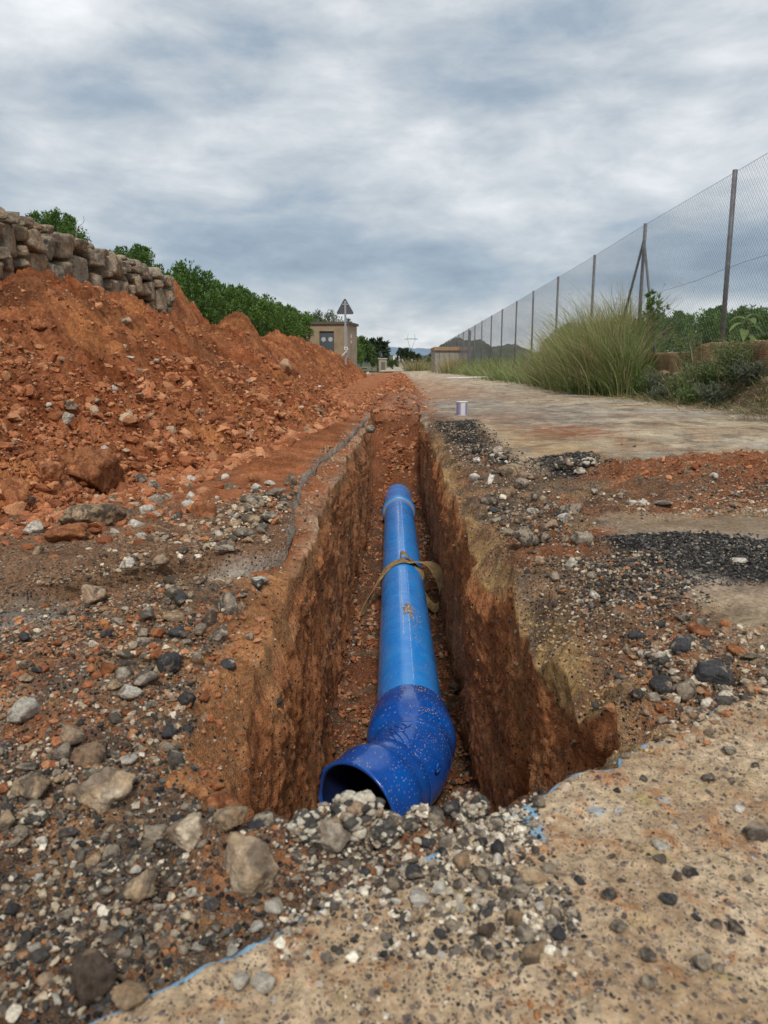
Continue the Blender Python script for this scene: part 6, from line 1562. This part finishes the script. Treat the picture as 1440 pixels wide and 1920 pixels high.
# white strip lying across the road
mb = MB(); mb.tube([(2.45, 29.6, .13), (3.2, 29.75, .145), (3.9, 29.7, .17), (4.7, 29.9, .20)], .035, 8); o = mb.build('pole', plain('white_pole', (.60,.57,.52), .6, var=.2, scale=4), smooth=True); tag(o, 'pale pole lying across the road in front of the weeds', 'pole')
V, F = rock_shape(77, 2, 10, 12); o = link('stone', make_mesh('stone', V*np.array([.12, .07, .035]), F, SM['pale'])); X, Y, zc = hit(1030, 716); o.location = (X, Y, float(surface_h(np.array([X]), np.array([Y]))[0])+.02); tag(o, 'flat whitish stone at the road edge before the tall grass', 'stone')

# ------------------------------------------------------------------ far things
er = empty('concrete_enclosure', (4.3, 62, .1)); tag(er, 'low walled concrete enclosure with a brown top beyond the golden grass', 'enclosure')
mb = MB(); mb.box((1.3, .1, .85), (2.9, .2, 1.7)); mb.box((-.05, 2.6, .85), (.2, 4.8, 1.7)); mb.box((2.65, 2.6, .85), (.2, 4.8, 1.7)); mb.build('wall', plain('enclosure_wall', (.27,.25,.22), .9, var=.2, scale=2), er)
mb = MB(); mb.box((1.3, .08, 1.86), (3.1, .5, .28)); mb.box((-.05, 2.8, 1.86), (.3, 4.8, .28)); mb.build('coping', plain('brown_coping', (.30,.19,.11), .9, var=.25), er)
for i, x in enumerate((.2, 1.0, 2.0)):
    mb = MB(); mb.box((x, -.03, .9), (.07, .05, 1.9)); mb.build('rail', M_galv, er)
kb = empty('concrete_booth', (-.15, 95, -.1), .1); tag(kb, 'tiny tan concrete booth far down the left side of the road', 'booth')
mb = MB(); mb.box((0, .5, .75), (.95, .9, 1.5)); mb.build('wall', plain('booth_wall', (.34,.28,.19), .9), kb); mb = MB(); mb.box((0, .5, 1.56), (1.15, 1.1, .12)); mb.build('roof', plain('booth_roof', (.42,.40,.36), .9), kb); mb = MB(); mb.box((.05, .04, .6), (.5, .04, 1.1)); mb.build('door', plain('booth_door', (.12,.11,.10), .8), kb)
# hills
M_hill = plain('hill_scrub', (.055,.068,.035), .95, var=.75, scale=.16)
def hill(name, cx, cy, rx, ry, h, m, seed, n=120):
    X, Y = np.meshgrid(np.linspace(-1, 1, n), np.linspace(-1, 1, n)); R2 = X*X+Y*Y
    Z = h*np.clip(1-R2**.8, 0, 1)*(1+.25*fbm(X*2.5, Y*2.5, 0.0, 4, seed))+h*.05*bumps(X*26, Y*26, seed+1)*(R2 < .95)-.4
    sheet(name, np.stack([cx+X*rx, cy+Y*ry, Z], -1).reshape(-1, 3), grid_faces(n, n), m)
hill('hill', 44, 420, 30, 60, 14.0, M_hill, 170)
hill('hill', 75, 520, 60, 80, 13.0, M_hill, 172)
hill('hill', -190, 900, 190, 120, 13.0, M_hill, 174)
hill('hill', 60, 1300, 260, 200, 15, M_hill, 176)
hill('distant_hills', -300, 7000, 1600, 500, 175, plain('haze_tinted_hill', (.16,.22,.29), .95, var=.1, scale=.002), 178)  # blue of the distant haze is put into the colour of both ranges
hill('distant_hills', 900, 7600, 1500, 500, 150, plain('haze_tinted_hill', (.17,.23,.30), .95, var=.1, scale=.002), 180)
# white buildings
for i, (x, y, w, h, lab) in enumerate(((9.2, 500, 6.5, 7.4, 'white two storey building far away below the pylon'), (17.5, 505, 7.5, 8.2, 'larger white building right of the first one in the distance'), (11.8, 470, 7, 3.2, 'low pinkish building in front of the far white buildings'))):
    b = empty('white_building' if i < 2 else 'low_building', (x, y, -.4)); tag(b, lab, 'building'); mb = MB(); mb.box((0, 3, h/2), (w, 6, h)); mb.build('wall', plain('far_white_wall' if i < 2 else 'far_pink_wall', (.66,.66,.65) if i < 2 else (.42,.32,.27), .8, var=.05), b)
    mb = MB(); mb.box((0, 3, h+.12), (w+.4, 6.4, .24)); mb.build('roof', plain('far_roof', (.5,.48,.45), .8, var=.05), b)
    for q in range(3):
        mb = MB(); mb.box((-w*.3+q*w*.3, -.02, h*.62), (w*.13, .1, h*.2)); mb.build('window', plain('far_window', (.10,.11,.13), .4), b)
# far trees
FT = crown_mesh('crown', 430, 1.0, .95, 40, 900, .30, .14, leaf_material('far_leaf', (.018,.032,.016), (.05,.075,.03), .8), shoots=6); FTT = trunk_mesh('trunk', 431, 1.5, .08, .8)
LT = crown_mesh('crown', 432, 1.0, .7, 40, 900, .30, .14, leaf_material('far_bright_leaf', (.05,.085,.02), (.10,.15,.04), .8), shoots=6)
for i, (x, y, s, cmm, lab) in enumerate(((3.3, 125, 1.5, FT, 'round dark tree at the road end under the pylon'), (5.9, 150, 1.4, FT, 'dark bush right of the round dark tree at the road end'), (-1.3, 160, 2.6, FT, 'dark tree standing left of the far white buildings'), (-4.2, 140, 2.6, LT, 'green tree left of the tiny tan booth'), (-.9, 112, .9, LT, 'low green bush left behind the tiny tan booth'), (1.3, 118, .8, LT, 'low green bush between the booth and the round dark tree'), (6.6, 110, .9, LT, 'bright green bush right of the yellow green grass clump'), (-3.0, 180, 2.4, FT, 'dark tree behind the green one left of the booth'), (8.8, 128, 1.2, FT, 'dark bush in front of the foot of the hill'), (-7.5, 170, 3.4, LT, 'broad green tree at the far end of the orange trees'))):
    place_tree('tree', cmm, FTT, x, y, -.4, s, i, lab, 'tree', None, h=1.35)
# pylon
def pylon(x, y, H, label):
    root = empty('power_pylon', (x, y, -1)); tag(root, label, 'pylon'); m = plain('galvanised_lattice', (.30,.32,.35), .6, .2, var=.1); t = .20
    mb = MB(); b, w1, zw = 3.4, 1.1, H*.55
    L = []
    for sx in (-1, 1):
        for sy in (-1, 1): L.append(((sx*b, sy*b, 0), (sx*w1, sy*w1, zw)))
    zz = np.linspace(0, 1, 7)
    for i in range(6):
        for sx, sy, tx, ty in ((-1,-1,1,-1), (1,-1,1,1), (-1,1,1,1), (-1,-1,-1,1)):
            def q(s_x, s_y, k): w = b+(w1-b)*k; return (s_x*w, s_y*w, zw*k)
            L.append((q(sx, sy, zz[i]), q(tx, ty, zz[i+1]))); L.append((q(tx, ty, zz[i]), q(sx, sy, zz[i+1])))
    for a, c in L: mb.tube([a, c], t, 4, False)
    mb.build('tower', m, root)
    mb = MB(); zc = H*.84
    for sx in (-1, 1):   # the Y shaped window and cross arm
        for sy in (-1, 1):
            mb.tube([(sx*w1*.6, sy*.7, zw), (sx*4.6, sy*.6, zc)], t, 4, False); mb.tube([(sx*4.6, sy*.6, zc), (sx*3.7, 0, H)], t*.9, 4, False)
        for k in np.linspace(0, 1, 6)[:-1]:
            a = np.array([sx*w1*.6, -.7, zw])*(1-k)+np.array([sx*4.6, -.6, zc])*k; k2 = k+.2; c = np.array([sx*w1*.6, .7, zw])*(1-k2)+np.array([sx*4.6, .6, zc])*k2; mb.tube([a, c], t*.7, 4, False)
        mb.tube([(sx*4.6, 0, zc+.9), (sx*8.2, 0, zc)], t, 4, False); mb.tube([(0, 0, zc), (sx*8.2, 0, zc-.05)], t, 4, False); mb.tube([(0, 0, zc+.9), (sx*4.6, 0, zc+.9)], t*.8, 4, False)
        for k in range(6): mb.tube([(sx*k*1.3, 0, zc), (sx*(k*1.3+.65), 0, zc+.8)], t*.7, 4, False)
    mb.build('cross_arm', m, root)
pylon(32, 900, 38, 'lattice power pylon with a Y shaped head on the horizon')
# single dry stalk over the stone wall
z0 = WT; mb = MB(); mb.tube([(0, 0, 0), (.0, 0, .16), (.03, 0, .24), (.08, 0, .27), (.10, 0, .30), (.095, 0, .35)], [.004, .004, .0035, .003, .003, .002], 5); o = mb.build('dry_stalk', plain('dry_stalk_tan', (.28,.24,.2), .8)); o.location = (-3.35, 8.55, WT-.02); tag(o, 'single dry curled stalk rising above the stone wall', 'stalk')
# drooping twig litter
